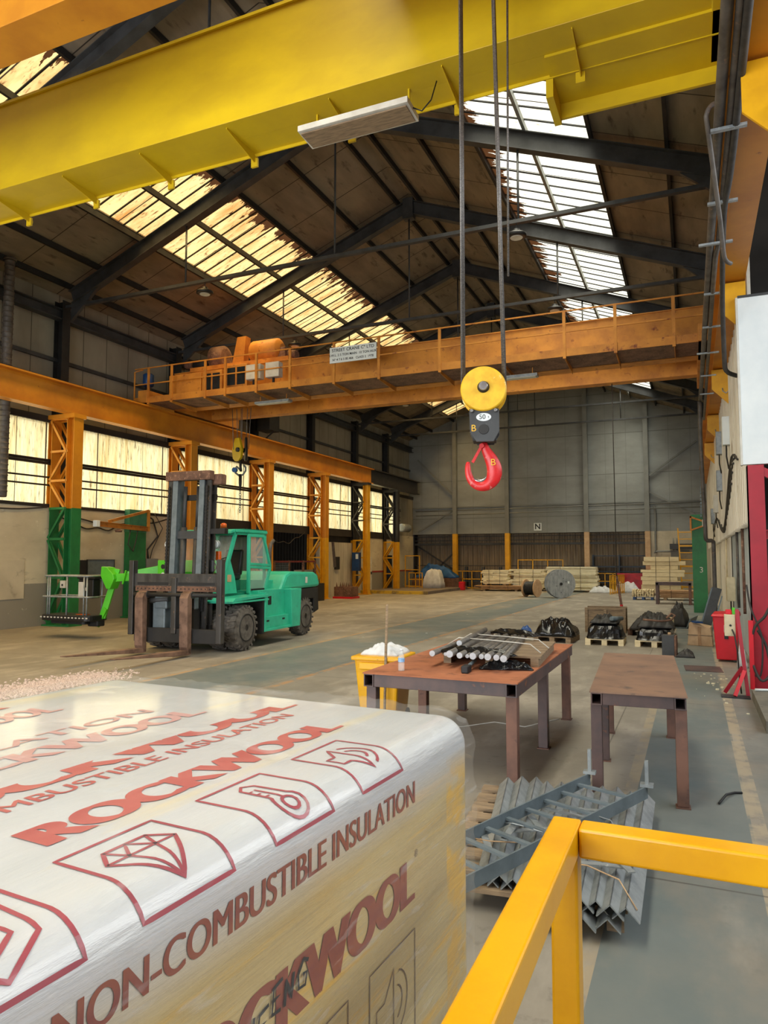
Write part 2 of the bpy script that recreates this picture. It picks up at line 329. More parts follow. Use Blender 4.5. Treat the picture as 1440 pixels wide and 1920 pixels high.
w = MB(); w.box(XL, XL + .012, -8, 14.9, 1.24, 1.32); w.box(XL, XL + .012, 38.6, YF - .5, 1.2, 1.3); struct(w.build('trim_5', 'redline'))
k = NT('flaking white boards'); c = k.mix(k.noise(1.5, st=(1, 1, .3), detail=7, lo=.35, hi=.7), (196, 190, 174), (160, 154, 140)); c = k.mix(k.stripe(1, .6, .02), c, (110, 104, 92)); M['boards'] = k.fin(c, .8)
struct(MB().box(XL - .2, XL, 33.2, 38.4, 0, 2.95).build('wall_left_boards', 'boards'))
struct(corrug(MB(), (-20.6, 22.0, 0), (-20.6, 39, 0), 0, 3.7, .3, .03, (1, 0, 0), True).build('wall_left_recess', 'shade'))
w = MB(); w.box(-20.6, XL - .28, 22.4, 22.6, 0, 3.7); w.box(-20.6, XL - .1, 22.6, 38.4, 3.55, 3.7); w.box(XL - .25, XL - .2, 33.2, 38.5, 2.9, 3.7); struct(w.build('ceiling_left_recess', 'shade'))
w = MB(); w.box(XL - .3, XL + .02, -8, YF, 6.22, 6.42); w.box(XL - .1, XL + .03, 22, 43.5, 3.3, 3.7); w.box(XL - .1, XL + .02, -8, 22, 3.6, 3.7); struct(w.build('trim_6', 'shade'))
w = MB(); w.box(XL - .3, XL - .2, -8, YF, 8.25, 8.36); w.ibeam((XL - .1, -8, 9.75), (XL - .1, YF, 9.75), .3, .34); struct(w.build('trim_7', 'steel_dark'))
# glazing: weathered translucent corrugated sheets
def sheet(name, tint, stain, dirt, ax, along, transp, edge=None, period=1.05):
    k = NT(name); t = k.t; t.nodes.remove(k.b)
    c = k.mix(k.noise(1.3, st=along, detail=8, lo=.42, hi=.72), tint, stain)
    c = k.mix(k.noise(6.0, st=along, detail=6, lo=.56, hi=.72), c, dirt)
    c = k.mix(k.stripe(ax, period, .035), c, (60, 48, 34))
    if edge:
        a, w_ = edge; sgn = 1 if w_ > 0 else -1
        d = k.math('MULTIPLY', k.math('SUBTRACT', k.axis(0), a), sgn); nz = k.noise(2.0, st=(.5, 2.2, 1), detail=6, lo=.35, hi=.75)
        e = k.math('LESS_THAN', d, k.math('MULTIPLY', nz, abs(w_))); c = k.mix(e, c, (74, 46, 26))
    tl = k.n('ShaderNodeBsdfTranslucent'); tp = k.n('ShaderNodeBsdfTransparent'); mx = k.n('ShaderNodeMixShader'); mx.inputs[0].default_value = transp
    k.l(c, tl.inputs[0]); k.l(c, tp.inputs[0]); k.l(tl.outputs[0], mx.inputs[1]); k.l(tp.outputs[0], mx.inputs[2]); k.l(mx.outputs[0], k.out.inputs[0]); return k.m
M['glaze'] = sheet('stained corrugated plastic', (232, 218, 168), (206, 172, 104), (110, 88, 54), 1, (1, 3.5, .35), .6)
M['sky_l'] = sheet('stained left skylight sheet', (238, 206, 140), (196, 138, 72), (120, 74, 38), 1, (.5, 2.0, 1), .84, (-12.1, -1.0), 1.7)
M['sky_r'] = sheet('clean right skylight sheet', (246, 243, 226), (232, 226, 200), (190, 180, 150), 1, (.6, 1.4, 1), .84, (-4.9, .8), 1.7)
cols = [10.9, 16.3, 21.7, 27.1, 32.4, 37.7, 42.0]
ys = [-2] + cols + [43.6]; 
for i, (a, b) in enumerate(zip([-7.5] + cols, cols + [43.6])):
    struct(corrug(MB(), (XL - .06, a + (.2 if i else 0), 0), (XL - .06, b - .2, 0), 3.66, 6.3, .155, .022, (1, 0, 0)).build('window_%d' % (i + 1), 'glaze'))
w = MB(); w.box(XL - .2, XL - .02, 43.6, YF, 3.6, 6.3); struct(w.build('wall_left_end', 'clad_left'))
# ---- roof
k = NT('aged roof lining boards'); c = k.mix(k.noise(.9, st=(1.6, .45, 1), detail=8, lo=.35, hi=.68), (140, 128, 108), (108, 98, 83))
c = k.mix(k.noise(2.2, st=(2.0, .5, 1), detail=8, lo=.58, hi=.72), c, (70, 60, 48)); c = k.mix(k.stripe(1, 1.8, .03), c, (52, 45, 37)); M['roof'] = k.fin(c, .85)
def slope(mb, o0, o1, y0, y1, sg, th=.05, dz=0.0):
    x0, x1 = RX + sg * o0, RX + sg * o1; z0, z1 = rz_(x0) + dz, rz_(x1) + dz
    mb.hexa([(x0, y0, z0), (x1, y0, z1), (x1, y1, z1), (x0, y1, z0), (x0, y0, z0 + th), (x1, y0, z1 + th), (x1, y1, z1 + th), (x0, y1, z0 + th)])
SK = (3.62, 6.55)
for sg, nm, end in ((-1, 'ceiling_left', 9.95), (1, 'ceiling_right', 9.6)):
    r = MB(); slope(r, 0, SK[0], -8, YF, sg); slope(r, SK[1], end, -8, YF, sg); slope(r, SK[0], SK[1], 45.6, YF, sg); slope(r, SK[0], SK[1], -8, -6, sg); struct(r.build(nm, 'roof'))
n = 9
for sg, m in ((-1, 'sky_l'), (1, 'sky_r')):
    yy = [-6, 0] + FY[:] + [45.6]; yy = sorted(set(yy))
    for a, b in zip(yy, yy[1:]):
        o = MB(); x0, x1 = RX + sg * SK[0], RX + sg * SK[1]; o.quad((x0, a, rz_(x0) + .03), (x1, a, rz_(x1) + .03), (x1, b, rz_(x1) + .03), (x0, b, rz_(x0) + .03))
        p = struct(o.build('window_%d' % n, m)); n += 1
        q = MB(); y = a + .27
        while y < b - .1: slope(q, SK[0], SK[1], y, y + .045, sg, .03, -.01); y += .54
        q.build('glazing_bar', 'steel_black', p)
# ---- right-hand boundary: ribbed cladding over the side bay, dark bay beyond
k = NT('pale ribbed cladding'); c = k.mix(k.noise(.8, st=(1, 1, .4), lo=.35, hi=.7), (222, 216, 202), (198, 189, 170)); c = k.mix(k.noise(5, st=(1, 1, .3), lo=.6, hi=.75), c, (150, 132, 108)); M['clad_right'] = k.fin(c, .6)
cr = MB(); corrug(cr, (.9, 12.5, 0), (.9, YF, 0), 2.62, 7.0, .5, .075, (-1, 0, 0), True); struct(cr.build('wall_right', 'clad_right'))
M['pale_blue'] = mat('pale blue boards', (196, 208, 218), (176, 188, 198), 1.2, rough=.6)
struct(MB().box(1.0, 1.1, 14.2, 22, 0, 2.7).build('wall_right_lower', 'pale_blue'))
lw = MB(); corrug(lw, (.98, 22, 0), (.98, YF, 0), 0, 2.7, .4, .04, (-1, 0, 0), True); struct(lw.build('wall_right_base', 'clad_right'))
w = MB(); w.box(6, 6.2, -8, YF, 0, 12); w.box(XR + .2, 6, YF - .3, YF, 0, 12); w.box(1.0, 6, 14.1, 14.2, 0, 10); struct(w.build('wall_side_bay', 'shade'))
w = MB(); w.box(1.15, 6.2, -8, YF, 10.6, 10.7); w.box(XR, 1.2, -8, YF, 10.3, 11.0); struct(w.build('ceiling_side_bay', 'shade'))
w = MB(); w.box(XL - 2, XL + 3, -8.2, -8, 0, 14.5); w.box(-1, 6.2, -8.2, -8, 0, 14.5); w.box(XL + 3, -1, -8.2, -8, 6.5, 14.5); struct(w.build('wall_behind', 'clad_far'))
w = MB(); w.box(XL + .15, XL + .2, -8, -7.9, 0, 3); struct(w.build('trim_8', 'shade'))

# ------------------------------------------------------------ roof frames and purlins
ordn = ['nearest visible', 'second', 'third', 'fourth', 'fifth', 'sixth', 'seventh']
FLBL = {10.9: 'grey steel roof frame crossing just above the yellow crane girder', 16.3: 'grey steel roof frame over the first lattice column, behind the yellow girder',
        21.7: 'grey steel roof frame over the old orange crane and its hoist', 27.1: 'grey steel roof frame, first one behind the old orange crane',
        32.4: 'grey steel roof frame, second one behind the old orange crane', 37.7: 'grey steel roof frame, second last before the far grey wall', 42.3: 'grey steel roof frame nearest to the far grey wall'}
for y in FY[1:]:
    t = thing('roof_frame', FLBL[y], 'roof frame', (RX, y, 0), group='portal frames of the hall roof')
    for sg, xe in ((-1, XL + .3), (1, XR + .1)):
        a = Vector((0, 0, RZ - .42)); b = Vector((xe - RX, 0, rz_(xe) - .42)); MB().ibeam(a, b, .24, .44, .014, .022, up=(0, 0, 1)).build('rafter', 'steel_dark', t)
        MB().prism([(0, 0), (sg * -1.1, .38), (0, -.55)], (xe - RX, -.05, rz_(xe) - .62), (1, 0, 0), (0, 0, 1), (0, .1, 0)).build('haunch', 'steel_dark', t)
    MB().box(-.18, .18, -.14, .14, RZ - .85, RZ - .15).build('ridge_plate', 'steel_dark', t)
    MB().box(XL + .05 - RX, XR - RX, -.06, .06, 9.96, 10.05).build('tie_beam', 'steel_dark', t)
    for dx in (-4.9, 0, 4.9):
        MB().tube((dx, 0, 10.0), (dx, 0, rz_(RX + dx) - .6), .028, 8).build('hanger', 'steel_dark', t)
    c = MB(); c.ibeam((XL - .11 - RX, 0, 0 if 22.6 < y < 38 else 3.63), (XL - .11 - RX, 0, 10.2), .3, .36, .016, .024, up=(1, 0, 0)); c.build('wall_column', 'steel_black', t)
    if y > 12: MB().ibeam((XR + .25 - RX, 0, 0), (XR + .25 - RX, 0, 10.2), .3, .36, .016, .024, up=(1, 0, 0)).build('wall_column', 'steel_black', t)
for sg in (-1, 1):
    for o_, nm in ((.38, 'beside the ridge'), (1.95, 'between the ridge and the skylight'), (3.58, 'along the upper edge of the skylight'), (5.08, 'running down the middle of the skylight'), (6.6, 'along the lower edge of the skylight'), (8.2, 'between the skylight and the eaves'), (9.35, 'close to the eaves')):
        x = RX + sg * o_; m = 'steel_black' if not (sg == 1 and o_ == 5.08) else 'grey_steel'
        b = MB((x, 0, 0)); b.bar((x, -7.8, rz_(x) - .1), (x, YF, rz_(x) - .1), .075, .17)
        if o_ == .38 or o_ == 9.35: pass
        o = b.build('roof_purlin', m); o.location = (x, 0, 0)
        tag(o, '%s roof purlin %s' % ('left-hand' if sg < 0 else 'right-hand', nm), 'purlin', 'roof purlins')
# round high-bay lamps
for (x, y), lb in (((-12.7, 16.3), 'round black high-bay lamp left of the skylight, nearest'), ((-12.9, 21.7), 'round black high-bay lamp above the old crane hoist'), ((-3.65, 16.3), 'round black high-bay lamp on the right, behind the hook ropes'), ((-3.7, 21.7), 'round black high-bay lamp above the right walkway of the old crane'), ((-12.9, 32.4), 'round black high-bay lamp in the far left roof')):
    t = thing('high_bay_lamp', lb, 'lamp', (x, y, 9.62), group='round high-bay lamps')
    MB().lathe((0, 0, 0), (0, 0, 1), [(0, .19), (.02, .24), (.08, .24), (.12, .1), (.2, .08)], 24).build('housing', 'black', t); MB().lathe((0, 0, -.012), (0, 0, 1), [(0, .14), (.014, .15)], 24).build('lens', 'offwhite', t)
    MB().tube((0, 0, .2), (0, 0, .4), .012, 6).build('hook_rod', 'steel_dark', t)
# ------------------------------------------------------------ crane runways on lattice columns
M['black_beam'] = mat('black painted beam', (44, 42, 42), (30, 29, 29), 3, rough=.5)
M['orange_web'] = mat('runway orange paint', (204, 134, 32), (180, 112, 26), 1.0, rough=.5, c3=(120, 60, 24), s3=8, lo3=.68, hi3=.76)
def runway(name, lb, x, y0, y1, m, dz=0):
    t = thing(name, lb, 'beam', (x, y0, 6.43), group='crane runway beams'); L = y1 - y0
    MB().bar((0, 0, .45), (0, L, .45), .03, .82).build('web', m, t); MB().bar((0, 0, .85), (0, L, .85), .46, .05).build('top_flange', m, t); MB().bar((0, 0, .025), (0, L, .025), .34, .05).build('bottom_flange', m, t)
    MB().bar((0, 0, .91), (0, L, .91), .07, .07).build('rail', 'steel_black', t)
    return t
runway('runway_beam', 'long orange runway beam carried by the lattice columns on the left', -17.3, -7.8, 37.9, 'orange_web')
runway('runway_beam', 'black end length of the left runway beam beside the far wall', -17.3, 37.93, 45.6, 'black_beam')
runway('runway_beam', 'orange runway beam along the right side above the ribbed cladding', .7, -7.8, 45.6, 'orange_web')
CL = {10.9: ('orange and green lattice crane column at the left picture edge', 'orange', 'green'), 16.0: ('lattice crane column with orange top and dark green foot beside the lift basket', 'orange', 'green'), 21.5: ('orange lattice crane column right behind the forklift mast', 'orange', 'orange'),
      26.85: ('orange lattice crane column rising behind the forklift cab', 'orange', 'orange'), 32.1: ('orange lattice crane column beside the flaking white boards', 'orange', 'yellow'),
      37.2: ('lattice crane column with black top, yellow foot and a blue cabinet', 'black_beam', 'yellow'), 41.7: ('last black-topped yellow-footed lattice column before the far wall', 'black_beam', 'yellow')}
for y, (lb, mu, ml) in CL.items():
    if y < 12: continue
    t = thing('crane_column', lb, 'column', (-17.25, y, 0), group='lattice columns of the left crane runway')
    zs = 3.55 if y < 20 else 3.1
    for z0, z1, m, nm in ((0, zs, ml, 'lower'), (zs, 6.43, mu, 'upper')):
        q = MB(); q.ibeam((0, 0, z0), (0, 0, z1), .36, .3, .016, .02, up=(1, 0, 0)); q.build(nm + '_inner_leg', 'yellow' if (y == 37.2 and nm == 'upper') else m, t)
        q = MB(); q.ibeam((-.84, 0, z0), (-.84, 0, z1), .36, .16, .012, .016, up=(1, 0, 0)); q.build(nm + '_outer_leg', m, t)
    zz = [0.12, 1.45, 2.62, 3.55, 4.4, 5.3, 6.3] if y < 20 else [0.12, 1.1, 2.1, 3.1, 4.25, 5.3, 6.3]
    for i in range(6):
        m = ml if zz[i] < zs - .1 else mu
        for dy in (-.17, .17):
            a, b = ((-.8, zz[i]), (-.13, zz[i + 1])) if i % 2 == 0 else ((-.13, zz[i]), (-.8, zz[i + 1]))
            MB().angle((a[0], dy, a[1]), (b[0], dy, b[1]), .085, .01, up=(0, 1, 0)).build('brace', m, t)
            MB().bar((-.8, dy, zz[i + 1]), (-.1, dy, zz[i + 1]), .02, .07).build('strut', m, t)
    MB().box(-.88, .2, -.24, .24, 6.3, 6.43).build('cap_plate', mu, t); MB().box(-.88, .22, -.26, .26, 0, .04).build('base_plate', ml, t)
# corbel brackets of the right-hand runway
for i, (y, lb) in enumerate(((7.0, 'yellow bracket plate at the top right picture edge, nearest'), (12.55, 'yellow bracket plate beside the corner of the white panel'), (18.2, 'yellow bracket plate, second one beyond the white panel'), (23.9, 'yellow bracket plate, third one beyond the white panel'), (29.6, 'yellow bracket plate under the right runway, farthest'))):
    t = thing('runway_bracket', lb, 'bracket', (.92, y, 6.4), group='yellow brackets under the right runway beam')
    MB().box(-.42, -.05, -.2, .2, -.03, 0).build('seat_plate', 'yellow', t); MB().prism([(-.42, -.03), (-.05, -.03), (-.05, -.85), (-.42, -.45)], (0, -.2, 0), (1, 0, 0), (0, 0, 1), (0, .03, 0)).build('gusset', 'yellow', t)
    MB().path([(-.2, -.22, -.45), (-.2, -.26, -.52), (-.13, -.26, -.58), (-.07, -.26, -.52), (-.07, -.26, -.47)], .012).build('cable_hook', 'galv', t)

# ------------------------------------------------------------ near bridge crane
t = thing('bridge_crane', 'bridge crane with smooth yellow box girder across the top of the picture', 'crane', (-8.5, 6.2, 7.33))
gy0, gy1 = .82, 1.2
b = MB(); b.box(-8.9, 9.0, gy0, gy1, .09, 1.36); b.build('far_box_girder', 'yellow_crane', t, .004)
b = MB(); b.box(-8.9, 9.0, gy0 - .03, gy1 + .1, 1.36, 1.4); b.build('top_flange', 'yellow_crane', t)
MB().box(-8.9, 9.0, gy1, 1.55, .09, .12).build('walkway_floor', 'yellow_crane', t)
MB().box(-8.9, 8.9, 1.535, 1.55, .05, .14).build('walkway_edge', 'yellow_crane', t)
for i, x in enumerate((-8.0, -6.6, -5.2, -3.75, -2.35, -.95, .45, 1.85, 3.25, 4.7, 6.1, 7.5)):
    p = MB().prism([(gy1 - .3, .09), (1.5, .09), (1.6, .01), (1.6, -.03), (1.5, -.03), (gy1 - .3, .07)], (x, 0, 0), (0, 1, 0), (0, 0, 1), (.012, 0, 0)).build('walkway_bracket', 'yellow_crane', t)
    MB().box(x - .05, x + .05, 1.53, 1.56, -.09, .03).build('bracket_cleat', 'yellow_crane', p)
MB().box(-8.9, 9.0, -1.42, -.98, .09, 1.3).build('near_box_girder', 'orange', t, .004)
for x in (-8.9, 8.98):
    MB().box(x - .17, x + .17, -2.1, 2.0, .06, .5).build('end_carriage', 'yellow_crane', t, .01)
MB().box(7.17, 8.95, 1.2, 2.1, .06, .09).build('end_platform', 'yellow_crane', t); MB().box(7.17, 8.9, 2.06, 2.1, -.12, .12).build('platform_edge', 'yellow_crane', t)
MB().box(7.12, 7.2, 1.55, 2.12, -.16, .06).build('platform_beam', 'yellow_crane', t)
MB().box(5.5, 8.2, -.9, .7, 1.45, 1.9).build('trolley', 'orange', t)
# light fitting slung under the girder
t = thing('batten_light', 'long white batten light slung under the yellow girder', 'light', (-3.47, 7.2, 7.06), 0)
b = MB(); b.hexa([(-.7, -.17, 0), (.7, -.17, 0), (.7, .19, -.02), (-.7, .19, -.02), (-.7, -.17, .07), (.7, -.17, .07), (.7, .19, .05), (-.7, .19, .05)]); b.build('tray', 'offwhite', t, .004)
MB().box(-.67, .67, -.14, .16, -.028, -.012).build('reflector', 'wood_old', t)
for x in (-.6, .6): MB().box(x - .01, x + .01, .12, .15, .05, .36).build('drop_bracket', 'yellow_crane', t)
MB().path([(.7, 0, .03), (.8, .02, -.02), (.9, .05, .1), (.95, .1, .34)], .008, 6).build('flex', 'black', t)

# hook block on its ropes
t = thing('hook_block', 'big hook block with yellow sheave cheek and red hook on four ropes', 'hook block', (-1.705, 6.2, 3.52), math.radians(14))
R_ = .205
MB().lathe((0, -.13, 0), (0, 1, 0), [(0, R_ * .93), (.012, R_ * .985), (.03, R_), (.045, R_)], 56).build('near_cheek', 'hookyel', t)
MB().lathe((0, -.085, 0), (0, 1, 0), [(0, R_ * .9), (.01, R_ * .82), (.04, R_ * .82), (.05, R_ * .92), (.06, R_ * .82), (.09, R_ * .82), (.1, R_ * .92), (.11, R_ * .82), (.15, R_ * .82), (.16, R_ * .9)], 48).build('sheave', 'hookyel', t)
MB().lathe((0, .075, 0), (0, 1, 0), [(0, R_), (.03, R_), (.045, R_ * .95)], 48).build('far_cheek', 'hookyel', t)
MB().lathe((0, -.165, .012), (0, 1, 0), [(0, .045), (.04, .055)], 28).build('pin_collar', 'ink', t)
MB().lathe((0, -.185, .012), (0, 1, 0), [(0, .036), (.008, .04), (.03, .04)], 28).build('pin', 'chrome', t)
prof = [(-.128, -.18), (.136, -.18), (.136, -.385), (.085, -.475), (-.065, -.475), (-.122, -.39)]
p = MB().prism(prof, (0, -.11, 0), (1, 0, 0), (0, 0, 1), (0, .03, 0)).build('side_plate', 'steel_dark', t, .003)
MB().prism(prof, (0, .075, 0), (1, 0, 0), (0, 0, 1), (0, .03, 0)).build('side_plate', 'steel_dark', t, .003)
MB().box(-.1, .11, -.08, .075, -.465, -.4).build('crosshead', 'steel_black', t, .006)
for x in (-.105, .105): MB().lathe((x, -.145, -.2), (0, 1, 0), [(0, .012), (.006, .016), (.04, .016)], 12).build('bolt', 'chrome', p)
MB().lathe((0, -.118, -.365), (0, 1, 0), [(0, .043), (.01, .046)], 28).build('trunnion_cap', 'steel_black', p)
e = MB(); e.loft([e.ring((0, -.1125, -.255), Vector((1, 0, 0)), Vector((0, 0, 1)), .066, 32, .036), e.ring((0, -.1105, -.255), Vector((1, 0, 0)), Vector((0, 0, 1)), .066, 32, .036)]); e.build('rating_plate', 'white', p)
text('rating_number', '50', .06, 'ink', p, facing((-.012, -.1135, -.255)), .0008, 0); text('rating_unit', 't', .036, 'ink', p, facing((.043, -.1135, -.255)), .0008, 0)
text('letter', 'B', .085, 'letter_yellow', p, facing((-.09, -.1115, -.355)), .0008, 0)
# hook: swept tapering section
HP = [(.0, -.46, .032), (.0, -.5, .036), (.018, -.545, .044), (.05, -.6, .056), (.08, -.66, .066), (.092, -.72, .072), (.086, -.78, .07), (.058, -.83, .062), (.014, -.86, .052), (-.036, -.868, .045), (-.084, -.85, .041), (-.122, -.812, .037), (-.142, -.762, .033), (-.15, -.71, .028), (-.148, -.665, .024), (-.144, -.635, .016)]
h = MB(); rings = []
P = [Vector((a_, 0, b_)) for a_, b_, c_ in HP]; RW = [c_ for a_, b_, c_ in HP]
for i, q in enumerate(P):
    d = (P[min(i + 1, len(P) - 1)] - P[max(i - 1, 0)]).normalized(); u = Vector((0, 1, 0)); r = d.cross(u).normalized(); rings.append(h.ring(q, r, u, RW[i], 16, min(RW[i] * .7, .042)))
h.loft(rings); hk = h.build('hook', 'hookred', t); sb = hk.modifiers.new('round', 'SUBSURF'); sb.levels = sb.render_levels = 1
MB().path([(-.045 + math.cos(math.radians(a)) * .078, 0, -.74 + math.sin(math.radians(a)) * .078) for a in range(-10, -171, -16)], [.006, .012, .015, .017, .018, .018, .018, .017, .015, .012, .006], 10).build('worn_saddle', 'chrome', hk)
text('letter', 'B', .085, 'letter_yellow', hk, facing((.078, -.044, -.655)), .0012, 0)
l = MB(); l.bar((-.025, -.03, -.505), (-.105, -.03, -.65), .012, .026, up=(1, 0, 0)); l.lathe((-.022, -.042, -.5), (0, 1, 0), [(0, .022), (.084, .022)], 16); l.build('latch', 'hookred', hk, .002)
for x, y in ((-.196, -.05), (-.186, 0), (-.178, .05), (.192, -.05), (.198, 0), (.178, .05)):
    dx = -.02 if x < 0 else -.12
    MB().tube((x * .99, y, .02), (x * .9 + dx * .6 - .0, y, 5.35), .0105, 8).build('wire_rope', 'rope', t)
MB().tube((.235, .35, 1.2), (.27, .35, 5.4), .0105, 8).build('wire_rope', 'rope', t)

# ------------------------------------------------------------ old orange crane
t = thing('bridge_crane', 'old orange bridge crane with a handrailed walkway and a maker\'s sign', 'crane', (-8.5, 20.3, 7.33))
MB().box(-8.6, 9.0, 0, .42, .09, 1.36).build('near_box_girder', 'orange_old', t); MB().box(-8.6, 9.0, -.04, .46, 1.36, 1.39).build('top_flange', 'orange_old', t); MB().box(-8.6, 9.0, -.06, .48, .06, .09).build('bottom_flange', 'orange_old', t)
MB().box(-8.6, 9.0, 2.2, 2.6, .09, 1.3).build('far_box_girder', 'orange_old', t)
for x in (-8.8, 8.95): MB().box(x - .2, x + .2, -1.4, 4.0, .06, .5).build('end_carriage', 'orange_old', t, .01)
MB().box(-9.2, 9.0, -1.3, -.02, .06, .09).build('walkway_floor', 'rust', t); MB().box(-9.25, 9.0, -1.33, -1.3, .06, .27).build('toe_board', 'orange_old', t)
xs = [-8.6, -7.6, -6.2, -5.4, -4.2, -2.95, -1.4, .1, 2.0, 3.85, 5.5, 6.8, 8.2]
for x in xs:
    MB().box(x - .04, x + .04, -1.36, -1.32, .0, 1.3).build('handrail_post', 'orange_old', t)
    MB().prism([(-1.33, .05), (0, .05), (0, -.1), (-1.33, -.02)], (x, 0, 0), (0, 1, 0), (0, 0, 1), (.015, 0, 0)).build('walkway_bracket', 'orange_old', t)
for z in (.72, 1.28): MB().bar((-9.2, -1.34, z), (9.0, -1.34, z), .035, .035).build('handrail', 'orange_old', t)
MB().box(-6.0, 8.0, -.03, -.0, .55, .6).build('stiffener', 'orange_old', t)
# sign
sg = MB().box(-1.5, .05, -1.42, -1.38, .62, 1.1).build('makers_sign', 'white', t)
text('sign_line', 'STREET CRANE Cº LTD', .135, 'ink', sg, facing((-.72, -1.425, 1.0)), .001, .001, 1.02)
text('sign_line', 'S.W.L. 2 5 TON MAIN  10 TON AUX.', .1, 'ink', sg, facing((-.72, -1.425, .85)), .001, .001)
text('sign_line', 'Nº 4 7 6 5 BS 466   CLASS 2  1978', .096, 'ink', sg, facing((-.72, -1.425, .71)), .001, .001)
# cabinets on the walkway
for x0, x1, z0, z1, m in ((-7.95, -6.6, .12, 1.0, 'orange_old'), (-6.55, -5.75, .12, 1.0, 'orange_old'), (-5.6, -4.75, .3, 1.1, 'orange_old')):
    c = MB().box(x0, x1, -1.05, -.45, z0, z1).build('control_cabinet', m, t, .01)
    if x0 > -7: [MB().box(a, b, -1.07, -1.05, z0 + .12, z1 - .1).build('cabinet_window', 'glass_dark', c) for a, b in ((x0 + .08, (x0 + x1) / 2 - .04), ((x0 + x1) / 2 + .04, x1 - .08))]
for x0, x1 in ((-4.7, -4.15), (-3.95, -3.45)):
    c = MB().box(x0, x1, -1.2, -.95, .5, .98).build('grey_switch_box', 'offwhite', t, .01); MB().box(x0 + .2, x0 + .26, -1.1, -1.04, .32, .5).build('gland', 'steel_black', c)
for x, dy in ((-4.0, -.55), (4.0, -.3)):
    l_ = MB().box(x - .65, x + .65, -.75, -.5, -.22, -.14).build('walkway_light', 'galv', t); MB().box(x - .6, x + .6, -.73, -.52, -.235, -.22).build('diffuser', 'offwhite', l_)
    for q in (-.5, .5): MB().bar((x + q, -.62, -.14), (x + q, -.62, .05), .02, .02).build('stem', 'orange_old', l_)
# motor at the walkway end
mo = MB().lathe((-9.0, -.9, .75), (0, 0, 1), [(0, .14), (.05, .19), (.42, .19), (.47, .12)], 20).build('travel_motor', 'blue', t); MB().lathe((-9.0, -.9, .2), (0, 0, 1), [(0, .2), (.2, .2), (.5, .1)], 20).build('gearbox', 'steel_black', mo)
MB().path([(-9.25, -1.3, .1), (-9.25, -1.3, 1.2), (-8.9, -1.3, 1.25)], .03, 8).build('guard_rail', 'orange_old', t)
# crab (hoist trolley) on top of the girders
cr = MB().box(-8.0, -3.9, .1, 2.5, 1.42, 1.56).build('hoist_trolley', 'orange_old', t)
d = MB(); d.lathe((-5.7, .6, 1.95), (1, 0, 0), [(0, .22), (.1, .36), (.16, .42), (1.15, .42), (1.2, .36), (1.3, .22)], 16); d.build('hoist_drum', 'orange_old', cr)
MB().prism([(0, 0), (.5, 0), (.62, 1.15), (.25, 1.15)], (-6.5, .5, 1.45), (1, 0, 0), (0, 0, 1), (0, .3, 0)).build('drum_stand', 'orange_old', cr)
d = MB(); d.lathe((-7.4, .7, 1.95), (1, 0, 0), [(0, .36), (.05, .46), (.5, .46), (.55, .34)], 22); d.build('brake_drum', 'rust', cr)
MB().lathe((-8.2, .6, 1.8), (1, 0, 0), [(0, .12), (.06, .19), (.6, .19), (.68, .12)], 18).build('hoist_motor', 'steel_black', cr); MB().lathe((-8.6, .6, 1.85), (1, 0, 0), [(0, .1), (.05, .14), (.35, .14)], 14).build('motor_end', 'rust', cr)
MB().box(-4.7, -4.2, .4, 1.1, 1.5, 2.0).build('limit_gear', 'rust', cr, .02); MB().lathe((-4.2, .7, 1.75), (1, 0, 0), [(0, .2), (.3, .16)], 14).build('limit_cap', 'rust', cr)
# its aux hook
t = thing('hook_block', 'small double-sheave hook block hanging above the forklift mast', 'hook block', (-14.82, 21.2, 5.95), math.radians(10))
for x, m in ((-.16, 'yellow'), (.16, 'steel_black')):
    a = .32; MB().loft([]) if False else None
    q = MB(); q.prism([(-.12, .42), (.12, .42), (.3, .0), (.24, -.3), (.1, -.42), (-.1, -.42), (-.24, -.3), (-.3, .0)], (x - .0, 0, 0), (.86, -.5, 0) if m == 'yellow' else (-.5, .86, 0), (0, 0, 1), (.05, .08, 0)); q.build('cheek_plate', 'yellow_crane' if m == 'yellow' else 'steel_black', t, .01)
MB().lathe((-.1, -.12, -.02), (.5, .86, 0), [(0, .08), (.4, .08)], 16).build('sheave_pin', 'steel_black', t)
q = MB(); q.path([(0, 0, -.4), (0, 0, -.62), (.02, 0, -.8)], .05); q.build('shank', 'steel_black', t)
MB().path([(-.0, 0, -.75), (-.15, 0, -.62), (-.22, 0, -.7), (-.2, 0, -.84), (-.05, 0, -.95), (.1, 0, -.92), (.2, 0, -.78), (.2, 0, -.66), (.12, 0, -.58)], .035, 8).build('ramshorn_hook', 'galv_dull', t)
MB().lathe((-.22, -.06, -.74), (0, 1, 0), [(0, .09), (.12, .09)], 20).build('blue_tag', 'blue_tarp', t)
MB().path([(0, 0, -.9), (0, 0, -1.25), (0, 0, -1.5)], [.06, .06, .02], 8).build('sling', 'steel_black', t)
c = MB()
for i in range(9): c.path([(0 + math.cos(a) * .035 * (1 if i % 2 else .3), math.sin(0) + math.cos(a) * .035 * (.3 if i % 2 else 1), -1.55 - i * .085 + math.sin(a) * .05) for a in [j * PI / 4 for j in range(9)]], .012, 5)
c.build('chain', 'galv_dull', t)
for x, y in ((-.35, 0), (-.22, .1), (-.05, .1), (.05, 0), (.2, .1), (.38, 0)): MB().tube((x * .8, y, .35 if abs(x) < .3 else .0), (x, y, 1.5), .013, 6).build('wire_rope', 'rope', t)
